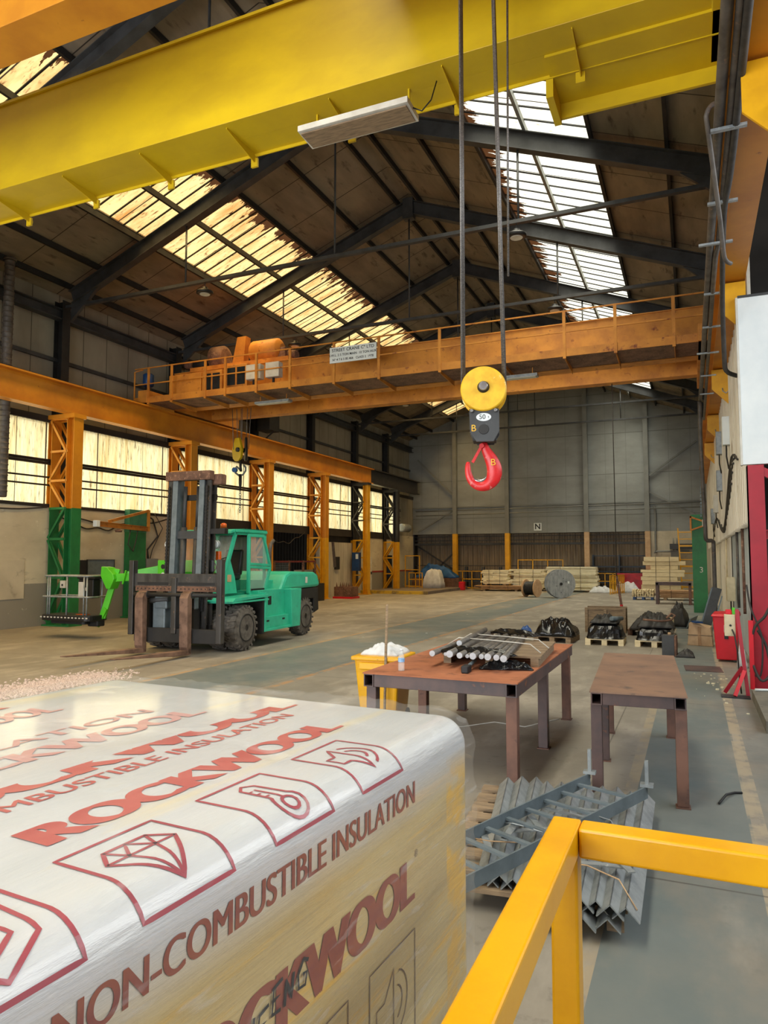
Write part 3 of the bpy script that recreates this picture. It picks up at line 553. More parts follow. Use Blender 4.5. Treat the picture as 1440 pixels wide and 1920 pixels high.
# ------------------------------------------------------------ heavy forklift truck
FK = thing('forklift_truck', 'large teal green forklift truck with a tall dark mast and long rusty forks', 'forklift', (-10.22, 13.15, 0), math.radians(3.5))
def wheel(name, x0, x1, y, z, r, out, par, hub='steel_black', tread=22):
    """tyre between x0 and x1; out = +1 when the outer face looks to +x"""
    w = x1 - x0; q = MB()
    q.lathe((x0, y, z), (1, 0, 0), [(0, r * .58), (.01, r * .66), (.03, r * .86), (.06, r * .955), (w - .06, r * .955), (w - .03, r * .86), (w - .01, r * .66), (w, r * .58)], 48)
    for i in range(tread):
        for s_ in (0, 1):
            a = 2 * PI * (i + s_ * .5) / tread; da = .35 / tread * PI; xa, xb = (x0 + .012, x0 + w * .56) if s_ == 0 else (x1 - .012, x1 - w * .56)
            def P(x, ang, rr): return (x, y + math.cos(ang) * rr, z + math.sin(ang) * rr)
            k_ = .09
            q.hexa([P(xa, a - da, r * .84), P(xb, a - da + k_, r * .93), P(xb, a + da + k_, r * .93), P(xa, a + da, r * .84), P(xa, a - da, r * .965), P(xb, a - da + k_, r), P(xb, a + da + k_, r), P(xa, a + da, r * .965)])
    t_ = q.build(name, 'rubber', par)
    xo = x1 if out > 0 else x0; h = MB()
    h.lathe((xo - out * .14, y, z), (out, 0, 0), [(0, r * .5), (.02, r * .52), (.13, r * .6), (.15, r * .6), (.15, r * .55), (.05, r * .47), (.04, r * .3), (.09, r * .26), (.12, r * .16), (.14, r * .14)], 36, True)
    hb = h.build('wheel_hub', hub, t_)
    n_ = MB()
    for i in range(10):
        a = 2 * PI * i / 10; n_.lathe((xo - out * .1, y + math.cos(a) * r * .36, z + math.sin(a) * r * .36), (out, 0, 0), [(0, .022), (.035, .018)], 8)
    tag(n_.build('wheel_nuts', 'mast', t_), kind='stuff'); return t_
r = .51
wheel('front_wheel', .86, 1.2, 0, r, r, 1, FK); wheel('front_wheel', .46, .8, 0, r, r, 1, FK)
wheel('front_wheel', -1.2, -.86, 0, r, r, -1, FK); wheel('front_wheel', -.8, -.46, 0, r, r, -1, FK)
wheel('rear_wheel', .62, .96, 3.4, r, r, 1, FK); wheel('rear_wheel', -.96, -.62, 3.4, r, r, -1, FK)
MB().box(-.8, .8, -.12, .12, .38, .62).build('front_axle', 'steel_black', FK); MB().box(-.6, .6, 3.25, 3.55, .35, .62).build('steer_axle', 'steel_black', FK)
b = MB(); b.box(-.44, .44, -.3, 4.1, .42, 1.12); b.build('chassis', 'teal_dark', FK, .01)
# fenders over the duals, side boxes with steps, right side shown
for s in (1, -1):
    X = lambda a, c: (min(s * a, s * c), max(s * a, s * c))
    q = MB(); q.prism([(-.62, 1.1), (-.5, 1.17), (.95, 1.2), (.95, 1.14), (-.5, 1.1)], (s * .36, 0, 0), (0, 1, 0), (0, 0, 1), (s * .86, 0, 0)); q.box(*X(.36, 1.22), -.6, .95, 1.06, 1.1); f = q.build('fender', 'teal', FK, .006)
    q = MB(); q.box(*X(.4, 1.18), .72, .8, .3, 1.12); q.build('wheel_arch', 'steel_black', FK)
    q = MB(); q.box(*X(.45, 1.02), .8, 2.5, .33, 1.28); bx = q.build('side_box', 'teal', FK, .012)
    q = MB(); q.box(*X(1.02, 1.2), .82, 2.15, .34, .4); q.box(*X(1.02, 1.2), .8, .86, .34, 1.24); q.box(*X(1.02, 1.14), .86, 2.12, .4, .66); q.build('step', 'teal', bx, .006)
    q = MB(); q.prism([(2.12, .34), (2.55, .34), (2.62, 1.27), (2.05, 1.27)], (s * 1.0, 0, 0), (0, 1, 0), (0, 0, 1), (s * .22, 0, 0)); q.build('rear_panel', 'teal', bx, .012)
    q = MB(); q.box(*X(1.02, 1.03), 1.25, 1.4, .93, 1.13); q.build('latch_recess', 'ink', bx); q = MB()
    for yy in (.98, 1.75): q = MB(); q.box(*X(1.14, 1.145), yy, yy + .12, .55, .59); q.build('step_slot', 'ink', bx)
q = MB(); q.prism([(1.95, 1.22), (4.1, 1.26), (4.25, 1.3), (4.1, 1.58), (3.9, 1.66), (2.5, 1.7), (2.25, 1.62)], (-.98, 0, 0), (0, 1, 0), (0, 0, 1), (1.96, 0, 0)); hd = q.build('engine_hood', 'teal', FK, .07, 2)
q = MB(); q.box(-.66, .66, 1.75, 2.4, 1.1, 1.5); q.build('hood_front', 'teal', FK, .03)
MB().box(.985, .992, 3.3, 3.42, 1.38, 1.54).build('label_plate', 'offwhite', hd)
q = MB(); q.prism([(2.6, .95), (2.9, 1.24), (4.2, 1.24), (4.25, .62), (3.95, .55), (3.95, .95)], (-.94, 0, 0), (0, 1, 0), (0, 0, 1), (1.88, 0, 0)); q.build('counterweight', 'steel_black', FK, .03)
MB().path([(.3, 2.6, 1.6), (.3, 2.6, 2.2), (.3, 2.66, 2.4), (.3, 2.8, 2.5)], [.05, .05, .05, .045], 12).build('exhaust_pipe', 'pipe', FK)
# cab
cw = .7
MB().box(-cw, cw, -.1, 1.95, 1.18, 1.24).build('cab_floor', 'teal_dark', FK)
q = MB(); q.box(-cw - .03, cw + .03, .3, 1.72, 2.62, 2.69); q.prism([(.1, 2.58), (.3, 2.62), (.3, 2.69), (.14, 2.66)], (-cw, 0, 0), (0, 1, 0), (0, 0, 1), (2 * cw, 0, 0)); rf = q.build('cab_roof', 'teal', FK, .015)
MB().box(-cw + .1, cw - .05, .75, 1.8, 2.69, 2.72).build('roof_plate', 'teal_dark', rf)
be = MB().lathe((.35, .35, 2.69), (0, 0, 1), [(0, .09), (.03, .09)], 20).build('beacon_base', 'steel_black', FK); MB().lathe((.35, .35, 2.72), (0, 0, 1), [(0, .075), (.1, .065), (.12, .02)], 20).build('beacon_lens', 'amber', be)
for s in (1, -1):
    x = s * (cw - .03)
    q = MB(); q.bar((x, -.3, 1.2), (x, -.06, 1.75), .07, .09); q.bar((x, -.06, 1.72), (x, .36, 2.63), .06, .08); q.build('front_pillar', 'teal', FK)
    q = MB(); q.prism([(-.34, 1.16), (.42, 1.16), (.3, 1.6), (.1, 2.0), (-.12, 1.62)], (x - .03, 0, 0), (0, 1, 0), (0, 0, 1), (.06, 0, 0)); sp = q.build('side_panel', 'teal', FK, .01)
    if s > 0: MB().box(x + .031, x + .036, -.02, .14, 1.5, 1.66).build('orange_notice', 'card', sp)
    q = MB(); q.bar((x, 1.68, 1.2), (x, 1.68, 2.63), .06, .07); q.build('rear_pillar', 'teal', FK)
    q = MB(); q.bar((x, .3, 2.6), (x, 1.7, 2.6), .06, .06); q.build('roof_rail', 'teal', FK)
MB().box(-cw, cw, .27, .33, 2.55, 2.62).build('windscreen_header', 'teal', FK)
q = MB(); q.prism([(-.36, 1.16), (-.3, 1.16), (-.1, 1.62), (-.14, 1.64)], (-cw, 0, 0), (0, 1, 0), (0, 0, 1), (2 * cw, 0, 0)); q.build('front_panel', 'teal', FK, .01)
q = MB(); q.quad((-cw + .06, -.06, 1.72), (cw - .06, -.06, 1.72), (cw - .06, .34, 2.58), (-cw + .06, .34, 2.58)); q.build('windscreen', 'glass', FK)
q = MB(); q.quad((-cw + .06, 1.7, 1.5), (cw - .06, 1.7, 1.5), (cw - .06, 1.7, 2.56), (-cw + .06, 1.7, 2.56)); q.build('rear_window', 'glass', FK)
q = MB(); q.box(-cw, cw, 1.64, 1.72, 1.2, 1.5); q.build('rear_wall', 'teal', FK)
for x in (-.0,): MB().bar((x, -.02, 1.75), (x, .32, 2.56), .03, .03).build('windscreen_bar', 'teal', FK)
# open door folded against the rear half of the cab
D = [(.72, 1.22), (.72, 2.56), (1.38, 2.56), (1.72, 1.82), (1.45, 1.24)]
q = MB()
for a, c in zip(D, D[1:] + D[:1]): q.bar((cw + .1, a[0], a[1]), (cw + .1, c[0], c[1]), .07, .07, up=(1, 0, 0))
q.bar((cw + .1, .72, 1.9), (cw + .1, 1.7, 1.86), .06, .06, up=(1, 0, 0)); q.bar((cw + .1, .72, 1.83), (cw + .1, 1.7, 1.79), .06, .06, up=(1, 0, 0)); dr = q.build('door', 'teal', FK, .008)
q = MB(); q.bm.faces.new([q.bm.verts.new((cw + .1, a, b_)) for a, b_ in D]); q.build('door_glass', 'glass', dr); MB().bar((cw + .15, .78, 1.3), (cw + .15, 1.35, 1.3), .03, .04).build('door_handle', 'ink', dr)
# seat, wheel, levers
q = MB(); q.box(-.15, .38, .55, 1.1, 1.52, 1.68); st = q.build('seat', 'seat', FK, .05, 3); q = MB(); q.hexa([(-.15, 1.0, 1.62), (.38, 1.0, 1.62), (.38, 1.16, 1.62), (-.15, 1.16, 1.62), (-.12, 1.16, 2.24), (.35, 1.16, 2.24), (.35, 1.3, 2.24), (-.12, 1.3, 2.24)]); q.build('seat_back', 'seat', st, .05, 3)
MB().box(-.12, .35, .6, 1.1, 1.24, 1.52).build('seat_base', 'teal_dark', st)
MB().path([(.05, .02, 1.24), (.05, .22, 1.85)], .035).build('steering_column', 'ink', FK); q = MB(); q.path([(.05 + math.cos(a) * .19, .22 + math.sin(a) * .12, 1.87 - math.sin(a) * .13) for a in [i * PI / 10 for i in range(21)]], .016, 8); q.build('steering_wheel', 'ink', FK)
for x in (-.1, -.17, -.24): MB().path([(x, .1, 1.6), (x, .16, 1.95)], [.01, .018], 8).build('lever', 'ink', FK)
# lamps on brackets
for x in (.62, -.62):
    h = MB().lathe((x, -.28, 2.33), (0, -1, 0), [(0, .05), (.04, .095), (.1, .095)], 18).build('headlamp', 'galv', FK); MB().lathe((x, -.39, 2.33), (0, -1, 0), [(0, .085), (.012, .08)], 18).build('headlamp_glass', 'white', h)
    MB().box(x - .05, x + .04, -.3, -.2, 1.98, 2.18).build('indicator', 'amber', FK, .01); MB().bar((x, -.2, 2.0), (x, .08, 2.05), .02, .02).build('lamp_bracket', 'ink', FK)
mi = MB(); mi.box(.3, .72, -.62, -.58, 1.72, 2.0, .25); mi.build('mirror', 'black', FK, .02)
# mast (tilted back a little)
def T(x, y, z, tl=.045): return (x, y + z * tl, z)
my = -.72
def mbox(q, x0, x1, y0, y1, z0, z1, tl=.045):
    x0, x1 = x0 * .86 + .12, x1 * .86 + .12
    q.hexa([(x0, y0 + z0 * tl, z0), (x1, y0 + z0 * tl, z0), (x1, y1 + z0 * tl, z0), (x0, y1 + z0 * tl, z0), (x0, y0 + z1 * tl, z1), (x1, y0 + z1 * tl, z1), (x1, y1 + z1 * tl, z1), (x0, y1 + z1 * tl, z1)])
    return q
for s in (1, -1):
    q = MB()
    for xa, xb, ya, yb in ((.5, .53, -.1, .14), (.5, .64, -.1, -.06), (.5, .64, .1, .14)): mbox(q, min(s * xa, s * xb), max(s * xa, s * xb), my + ya, my + yb, .25, 3.72)
    q.build('outer_rail', 'mast', FK)
    q = MB(); mbox(q, min(s * .32, s * .35), max(s * .32, s * .35), my - .12, my + .1, .3, 3.78); mbox(q, min(s * .32, s * .47), max(s * .32, s * .47), my - .14, my - .1, .3, 3.78); q.build('inner_rail', 'galv_dull', FK)
    q = MB(); mbox(q, min(s * .35, s * .49), max(s * .35, s * .49), my - .08, my + .08, .3, 3.7); q.build('rail_channel', 'steel_black', FK)
    q = MB(); q.tube(T(s * .17 + .12, my + .0, .4), T(s * .17 + .12, my, 2.7), .07, 16); q.tube(T(s * .17 + .12, my, 2.7), T(s * .17 + .12, my, 3.6), .045, 14); q.build('lift_cylinder', 'steel_dark', FK)
    q = MB(); z = .9
    while z < 3.6: mbox(q, s * .56 - .03, s * .56 + .03, my - .17, my - .14, z, z + .045); mbox(q, s * .56 - .018, s * .56 + .018, my - .165, my - .145, z + .045, z + .075); z += .075
    tag(q.build('lift_chain', 'ink', FK), kind='stuff')
    q = MB(); q.bar((s * .5, my + .1, 1.5), (s * .4, .1, .7), .1, .1); q.build('tilt_cylinder', 'steel_dark', FK)
q = MB(); mbox(q, -.66, .66, my - .2, my - .02, 3.72, 3.92); q.build('mast_top_beam', 'rust', FK, .01); q = MB(); mbox(q, .3, .85, my + .0, my + .22, 3.62, 3.86); q.build('hose_pulley_box', 'rust', FK, .03)
q = MB(); mbox(q, -.36, .36, my - .08, my - .0, 2.45, 2.62); q.build('mast_cross_member', 'steel_dark', FK); q = MB(); mbox(q, -.64, .64, my + .06, my + .16, 3.3, 3.42); q.build('mast_cross_member', 'steel_black', FK); q = MB(); mbox(q, -.64, .64, my + .06, my + .16, .35, .6); q.build('mast_cross_member', 'steel_black', FK)
q = MB(); mbox(q, .55, 1.05, my - .06, my + .08, 2.55, 2.66); q.build('hose_guide', 'steel_black', FK)
# carriage: frame, uprights, shafts
cy = my - .38
q = MB(); q.box(-.92, 1.24, cy - .04, cy + .04, 1.42, 1.7); cg = q.build('carriage_top_bar', 'mast', FK, .01)
q = MB(); q.box(-.86, 1.18, cy - .05, cy - .035, 1.33, 1.44); q.build('notched_bar', 'rust', cg)
for i in range(20): MB().lathe((-.8 + i * .1, cy - .058, 1.385), (0, 1, 0), [(0, .014), (.01, .014)], 8).build('notch_hole', 'ink', cg)
q = MB(); q.box(-.82, -.02, cy - .042, cy - .038, 1.46, 1.52); q.box(.22, 1.12, cy - .042, cy - .038, 1.46, 1.52); q.build('slot', 'ink', cg)
MB().tube((-.88, cy - .06, 1.26), (1.2, cy - .06, 1.26), .045, 16).build('fork_shaft', 'steel_black', FK)
q = MB(); q.box(-.88, 1.18, cy - .05, cy + .06, .26, .56); q.build('carriage_bottom_bar', 'steel_black', FK, .015)
for x, z0, z1 in ((-.95, .4, 1.98), (1.24, .28, 2.0), (.14, .45, 1.62)):
    q = MB(); q.box(x - .06, x + .06, cy - .09, cy + .06, z0, z1); q.build('carriage_upright', 'mast', FK, .012)
for x in (-.62, .5): q = MB(); q.box(x - .05, x + .05, cy + .06, my - .1, .5, 1.6); q.build('carriage_arm', 'steel_black', FK)
for x in (-.35, .35): q = MB(); q.box(x - .16, x + .16, cy + .08, cy + .3, .45, 1.15); q.box(x - .1, x + .22, cy + .06, cy + .22, .95, 1.22); q.build('side_shift_unit', 'galv_dull', FK, .03, 2)
MB().tube((-.75, cy + .1, 1.1), (-.1, cy + .1, 1.16), .06, 12).build('shift_cylinder', 'steel_dark', FK)
# forks
for x in (-.62, .5):
    q = MB(); q.prism([(0, 1.34), (-.1, 1.3), (-.16, 1.2), (-.14, .2), (-.08, .06), (-.0, .06), (.0, .2), (.0, 1.3)], (x - .1, cy - .08, 0), (0, 1, 0), (0, 0, 1), (.2, 0, 0))
    q.hexa([(x - .1, cy - .2, .04), (x + .1, cy - .2, .04), (x + .1, cy - .08, .05), (x - .1, cy - .08, .05), (x - .1, cy - .2, .14), (x + .1, cy - .2, .14), (x + .1, cy - .08, .2), (x - .1, cy - .08, .2)])
    q.hexa([(x - .06, cy - 2.3, .215), (x + .06, cy - 2.3, .215), (x + .1, cy - .2, .04), (x - .1, cy - .2, .04), (x - .06, cy - 2.3, .235), (x + .06, cy - 2.3, .235), (x + .1, cy - .2, .14), (x - .1, cy - .2, .14)])
    fo = q.build('fork', 'fork', FK, .006); MB().lathe((x - .11, cy - .06, 1.26), (1, 0, 0), [(0, .075), (.22, .075)], 16).build('fork_eye', 'mast', fo)
tag(MB((-10.1, 12.0, 0)).box(-10.3, -9.85, 11.8, 11.95, 0, .07).build('timber_block', 'wood_old'), 'small dark timber block under the heel of the right fork', 'block').location = (-10.1, 12.0, 0)

# ------------------------------------------------------------ lime green boom lift behind the forklift
BL = thing('boom_lift', 'lime green articulated boom lift with a grey railed basket by the green column', 'boom lift', (-14.4, 14.0, 0), math.radians(0))
q = MB(); z0 = .5
def rr(cx, cy_, w, d, r_, n=5):
    out = []
    for (sx, sy, a0) in ((1, 1, 0), (-1, 1, 90), (-1, -1, 180), (1, -1, 270)):
        for i in range(n + 1):
            a = math.radians(a0 + 90 * i / n); out.append((cx + sx * (w / 2 - r_) + math.cos(a) * r_, cy_ + sy * (d / 2 - r_) + math.sin(a) * r_))
    return out
PX, PY = -.32, -.2
q.prism(rr(PX, PY, 1.72, .75, .22), (0, 0, .44), (1, 0, 0), (0, 1, 0), (0, 0, .15)); tb = q.build('basket_tray', 'black', BL, .02)
n_ = 0
for i in range(14):
    x = PX - .78 + i * .12; MB().box(x, x + .06, PY - .382, PY - .374, .515, .545).build('hazard_dash', 'offwhite', tb)
q = MB(); q.prism(rr(PX, PY, 1.2, .5, .1), (0, 0, .36), (1, 0, 0), (0, 1, 0), (0, 0, .08)); q.build('tray_underside', 'ink', tb)
for z, w_, d_ in ((1.58, 1.55, .62), (1.05, 1.62, .66)):
    P_ = rr(PX, PY, w_, d_, .1, 4); MB().path([(a, b_, z) for a, b_ in P_ + P_[:1]], .022, 8).build('basket_rail', 'galv', BL)
for dx, dy in ((-.62, -.3), (-.55, -.3), (.05, -.31), (.62, -.3), (.7, -.28), (-.6, .3), (.62, .3), (0, .3)): MB().tube((PX + dx, PY + dy, .55), (PX + dx, PY + dy, 1.58), .02, 8).build('basket_post', 'galv', BL)
cb = MB().box(PX + .1, PX + .62, PY + .0, PY + .25, 1.0, 1.5).build('control_box', 'black', BL, .03)
MB().box(PX + .12, PX + .3, PY - .008, PY, 1.02, 1.42).build('notice', 'offwhite', cb); MB().box(PX + .36, PX + .44, PY - .008, PY, 1.2, 1.28).build('small_label', 'offwhite', cb)
MB().box(PX + .1, PX + .7, PY - .05, PY + .3, 1.5, 1.6).build('control_panel', 'ink', cb, .02); MB().box(PX + .15, PX + .5, PY - .1, PY + .05, .56, .6).build('orange_tool_tray', 'amber', BL)
for x in (0, .1): MB().bar((PX + .75 + x, PY + .15, .5), (PX + 1.15 + x * .6, PY + .25, 1.75), .06, .09).build('levelling_arm', 'lime', BL)
MB().box(PX + .5, PX + .85, PY - .05, PY + .2, .3, .46).build('swing_motor', 'ink', BL, .03); MB().bar((PX + .7, PY + .1, .3), (PX + .95, PY + .12, .75), .07, .1).build('lower_link', 'lime', BL)
q = MB(); q.prism([(1.0, 1.8), (.82, 1.82), (.8, 1.58), (1.0, 1.25), (1.12, 1.25), (1.25, 1.5), (1.22, 1.62)], (PX, PY + .05, 0), (1, 0, 0), (0, 0, 1), (0, .28, 0)); q.build('boom_knuckle', 'lime', BL, .015)
q = MB(); q.bar((PX + 1.15, PY + .2, 1.53), (PX + 1.6, PY + .3, 1.56), .14, .2); q.bar((PX + 1.5, PY + .3, 1.56), (2.25, .8, 1.8), .2, .28); bo = q.build('boom', 'lime', BL, .01)
q = MB(); q.bar((PX + 1.55, PY + .15, 1.72), (PX + 1.45, PY + .15, 1.38), .03, .04); q.build('hose_guard', 'lime', bo)
d_ = Vector((1.9 - (PX + 1.5), .72 - (PY + .3), .19)).normalized(); nn = Vector((d_.y, -d_.x, 0)).normalized(); mid = Vector((1.35, .5, 1.69)) + nn * .105
def tm(p, n, u, tl): return facing(p, n, u, tl)
text('boom_lettering', 'Insulation & Site Terminal', .095, 'letter_white', bo, facing(Vector((1.55, .53, 1.71)) + nn * .103, nn, (0, 0, 1), .11), .001, .001)
q = MB(); q.box(2.02, 2.36, .2, .4, 1.45, 1.98); ep = q.build('boom_end_plate', 'lime', BL, .01); MB().lathe((2.19, .2, 1.82), (0, -1, 0), [(0, .06), (.008, .06)], 24).build('pivot_hole', 'ink', ep); MB().lathe((2.19, .2, 1.62), (0, -1, 0), [(0, .055), (.006, .055)], 24).build('round_sticker', 'white', ep)
q = MB(); q.box(2.5, 2.75, .3, 2.8, 1.3, 1.98); q.box(2.2, 2.7, 2.4, 2.9, .8, 1.5); q.build('riser', 'lime', BL, .02); q = MB(); q.box(1.3, 2.9, 2.0, 3.4, .35, .9); q.build('machine_base', 'black', BL, .05)
for x, y in ((1.4, 2.1), (2.8, 2.1), (1.4, 3.3), (2.8, 3.3)): MB().lathe((x, y - .12, .32), (0, 1, 0), [(0, .28), (.03, .32), (.21, .32), (.24, .28)], 28).build('base_wheel', 'rubber', BL)
# ------------------------------------------------------------ wrapped insulation pallet in the foreground
k = NT('printed wrapping film over insulation')
c = k.mix(k.noise(2.2, st=(1, .25, 2.5), detail=6, lo=.35, hi=.7), (212, 215, 218), (188, 192, 194))
face = k.math('LESS_THAN', k.axis(2), 1.47)
fmix = k.math('SMOOTH_MAX', 0.0, 0.0, 0.0)
mr = k.n('ShaderNodeMapRange'); mr.inputs[1].default_value = 1.535; mr.inputs[2].default_value = 1.44; k.l(k.axis(2), mr.inputs[0])
c2 = k.mix(k.noise(1.6, st=(1, .5, 4), detail=7, lo=.4, hi=.62), (206, 184, 126), (184, 158, 100))
c2 = k.mix(k.noise(3.2, st=(1, .35, 5), detail=7, lo=.54, hi=.64), c2, (222, 176, 62))
c = k.mix(mr.outputs[0], c, c2)
corner = k.math('GREATER_THAN', k.axis(1), -.16); c = k.mix(k.math('MULTIPLY', k.math('MULTIPLY', corner, mr.outputs[0]), k.noise(5, st=(1, 1.5, 2), lo=.42, hi=.55)), c, (224, 176, 52))
top = k.math('GREATER_THAN', k.axis(2), 1.56)
c = k.mix(k.math('MULTIPLY', top, k.noise(2.6, st=(2.5, .3, 1), detail=6, lo=.6, hi=.7)), c, (222, 212, 184))
w1 = k.noise(6, st=(4, .7, 1), detail=7, lo=.3, hi=.7); w2 = k.noise(5, st=(.6, .5, 5), detail=7, lo=.3, hi=.7); hgt = k.math('ADD', k.math('MULTIPLY', w1, .6), w2)
M['wrap'] = k.fin(c, .32, 0, hgt, .3, .012); k.b.inputs['Coat Weight'].default_value = .6; k.b.inputs['Coat Roughness'].default_value = .12
def inkmat(nm, a, b): 
    k = NT(nm); c = k.mix(k.noise(9, st=(1, .4, 3), detail=5, lo=.4, hi=.7), a, b); return k.fin(c, .3)
M['print_red'] = inkmat('printed red on film', (176, 66, 64), (194, 96, 88)); M['print_dark'] = inkmat('darker printed red on film', (150, 74, 44), (128, 50, 44)); M['print_crimson'] = inkmat('crimson printed outline', (166, 44, 62), (140, 34, 54))
M['print_faint'] = inkmat('faint printed red under film', (200, 156, 152), (192, 136, 132)); M['print_grey'] = inkmat('thin brown outline', (112, 84, 64), (100, 78, 60))
PB = thing('insulation_pallet', 'large film-wrapped pallet of stone wool printed ROCKWOOL in the foreground', 'pallet', (-.54, 1.80, 0), math.radians(-4))
ZT, RR = 1.6, .07
q = MB(); q.box(-1.3, 0, -2.1, .02, .14, ZT); pk = q.build('wrapped_stack', 'wrap', PB, RR, 8, True)
for x in (-1.25, -.7, -.15): q = MB(); q.box(x, x + .1, -2.05, 0, 0, .13); q.build('pallet_bearer', 'wood', PB)
def wrap(s_, p, off=.0012):
    a = p / RR
    if p <= 0: return Vector((off, s_, ZT - RR + p))
    if a >= PI / 2: return Vector((-(RR + (p - RR * PI / 2)), s_, ZT + off))
    return Vector((-RR + math.cos(a) * (RR + off), s_, ZT - RR + math.sin(a) * (RR + off)))
def ribbon(mb, pts, w, closed=False, off=.0012):
    P = [Vector(p) for p in pts] + ([Vector(pts[0])] if closed else [])
    D = [P[0]]
    for a, b in zip(P, P[1:]):
        n = max(1, int((b - a).length / .012))
        for i in range(1, n + 1): D.append(a + (b - a) * i / n)
    L = []
    for i, p in enumerate(D):
        d = (D[min(i + 1, len(D) - 1)] - D[max(i - 1, 0)])
        if closed and i in (0, len(D) - 1): d = D[1] - D[-2]
        d = d.normalized() if d.length > 1e-7 else Vector((1, 0)); nn = Vector((-d.y, d.x)) * w / 2
        A, B = p + nn, p - nn; L.append((mb.bm.verts.new(wrap(A.x, A.y, off)), mb.bm.verts.new(wrap(B.x, B.y, off))))
    for a, b in zip(L, L[1:]): mb.bm.faces.new((a[0], b[0], b[1], a[1]))
def wraptext(nm, s_, s0, s1, p0, cap, m, shear=0.0, weight=1, off=.0012, clip=None):
    cu = bpy.data.curves.new(nm, 'FONT'); cu.body = s_; cu.size = 1; cu.align_x = 'LEFT'
    t = bpy.data.objects.new(nm, cu); COL.objects.link(t); me0 = bpy.data.meshes.new_from_object(t, depsgraph=bpy.context.evaluated_depsgraph_get()); bpy.data.objects.remove(t)
    bm = bmesh.new(); bm.from_mesh(me0); xs_ = [v.co.x for v in bm.verts]; x0, x1 = min(xs_), max(xs_); top_ = max(v.co.y for v in bm.verts) * .985
    for v in bm.verts:
        v.co.x = s0 + (v.co.x - x0) / (x1 - x0) * (s1 - s0); v.co.y = p0 + v.co.y / top_ * cap; v.co.z = 0
    if weight > 1:
        base = [e for e in bm.verts[:] + bm.edges[:] + bm.faces[:]]; st_ = (s1 - s0) / len(s_) * .05
        for i in range(1, weight):
            r_ = bmesh.ops.duplicate(bm, geom=base); dd = (st_ * ((i + 1) // 2) * (1 if i % 2 else -1))
            for e in r_['geom']:
                if isinstance(e, bmesh.types.BMVert): e.co.x += dd; e.co.z += .0001 * i
    for j in range(0, 9): bmesh.ops.bisect_plane(bm, geom=bm.verts[:] + bm.edges[:] + bm.faces[:], plane_co=(0, RR * PI / 2 * j / 8, 0), plane_no=(0, 1, 0))
    if clip: bmesh.ops.bisect_plane(bm, geom=bm.verts[:] + bm.edges[:] + bm.faces[:], plane_co=(0, clip, 0), plane_no=(0, 1, 0), clear_outer=True)
    for v in bm.verts: v.co = wrap(v.co.x, v.co.y, off + v.co.z)
    me = bpy.data.meshes.new(nm); bm.to_mesh(me); bm.free(); me.materials.append(M[m]); o = bpy.data.objects.new(nm, me); COL.objects.link(o); o.parent = pk; return o
wraptext('brand_print', 'ROCKWOOL', -1.1, -.35, -.248, .088, 'print_dark', weight=5)
wraptext('registered_mark', '®', -.34, -.325, -.165, .014, 'print_grey')
wraptext('slogan_print', 'NON-COMBUSTIBLE INSULATION', -1.23, -.34, -.05, .045, 'print_dark', weight=3)
wraptext('brand_print', 'ROCKWOOL', -1.06, -.27, .262, .08, 'print_red', weight=5)
wraptext('slogan_print', 'NON-COMBUSTIBLE INSULATION', -1.32, -.22, .435, .04, 'print_red', weight=2)
wraptext('brand_print', 'ROCKWOOL', -1.2, -.12, .5, .085, 'print_red', weight=5, clip=.555)
wraptext('faint_print', 'ROCKWOOL', -1.1, -.3, .66, .08, 'print_faint', weight=4)
wraptext('faint_print', 'INSULATION', -1.1, -.35, .79, .05, 'print_faint', weight=2)
wraptext('brand_print', 'ROCKWOOL', -1.0, -.45, 1.02, .09, 'print_faint', weight=4); wraptext('brand_print', 'ROCK', -.9, -.5, 1.17, .08, 'print_red', weight=4)
def icon(s0, p0, w, kind, m, lw, parent):
    q = MB(); h = w * 1.05; P = lambda a, b: (s0 + a * w, p0 + b * h)
    ribbon(q, [P(0, 0), P(1, 0), P(1, 1), P(0, 1)], lw, True); q.build('icon_frame', m, parent)
    q = MB()
    if kind == 'gem':
        ribbon(q, [P(.5, .14), P(.14, .6), P(.28, .8), P(.72, .8), P(.86, .6)], lw, True)
        for a in ([P(.14, .6), P(.86, .6)], [P(.5, .14), P(.36, .6), P(.28, .8)], [P(.5, .14), P(.64, .6), P(.72, .8)], [P(.36, .6), P(.5, .8), P(.64, .6)]): ribbon(q, a, lw * .8)
    elif kind == 'thermometer':
        c_ = [P(.52 + .19 * math.sin(math.radians(a)), .28 - .19 * math.cos(math.radians(a))) for a in range(-140, 141, 20)]; ribbon(q, c_ + [P(.63, .8), P(.52, .88), P(.41, .8)] + c_[:1], lw)
        ribbon(q, [P(.52 + .09 * math.cos(a), .28 + .09 * math.sin(a)) for a in [i * PI / 6 for i in range(12)]], lw, True); ribbon(q, [P(.52, .37), P(.52, .72)], lw * .8)
        for y in (.5, .6, .7): ribbon(q, [P(.41, y), P(.47, y)], lw * .7)
    elif kind == 'speaker':
        ribbon(q, [P(.14, .4), P(.3, .4), P(.5, .18), P(.5, .84), P(.3, .62), P(.14, .62)], lw, True)
        for r_ in (.14, .26): ribbon(q, [P(.55 + r_ * math.cos(math.radians(a)), .5 + r_ * 1.1 * math.sin(math.radians(a))) for a in range(-75, 76, 15)], lw)
    else:
        ribbon(q, [P(.5, .1), P(.82, .3), P(.86, .84), P(.5, .92), P(.14, .84), P(.18, .3)], lw, True); ribbon(q, [P(.5, .26), P(.68, .38), P(.66, .6), P(.54, .78), P(.5, .6), P(.36, .62), P(.32, .42)], lw, True)
    q.build('icon_drawing', m, parent)
for s0, kd in ((-1.355, 'shield'), (-1.1, 'gem'), (-.83, 'thermometer'), (-.555, 'speaker')): icon(s0, .03, .17, kd, 'print_crimson', .0065, pk)
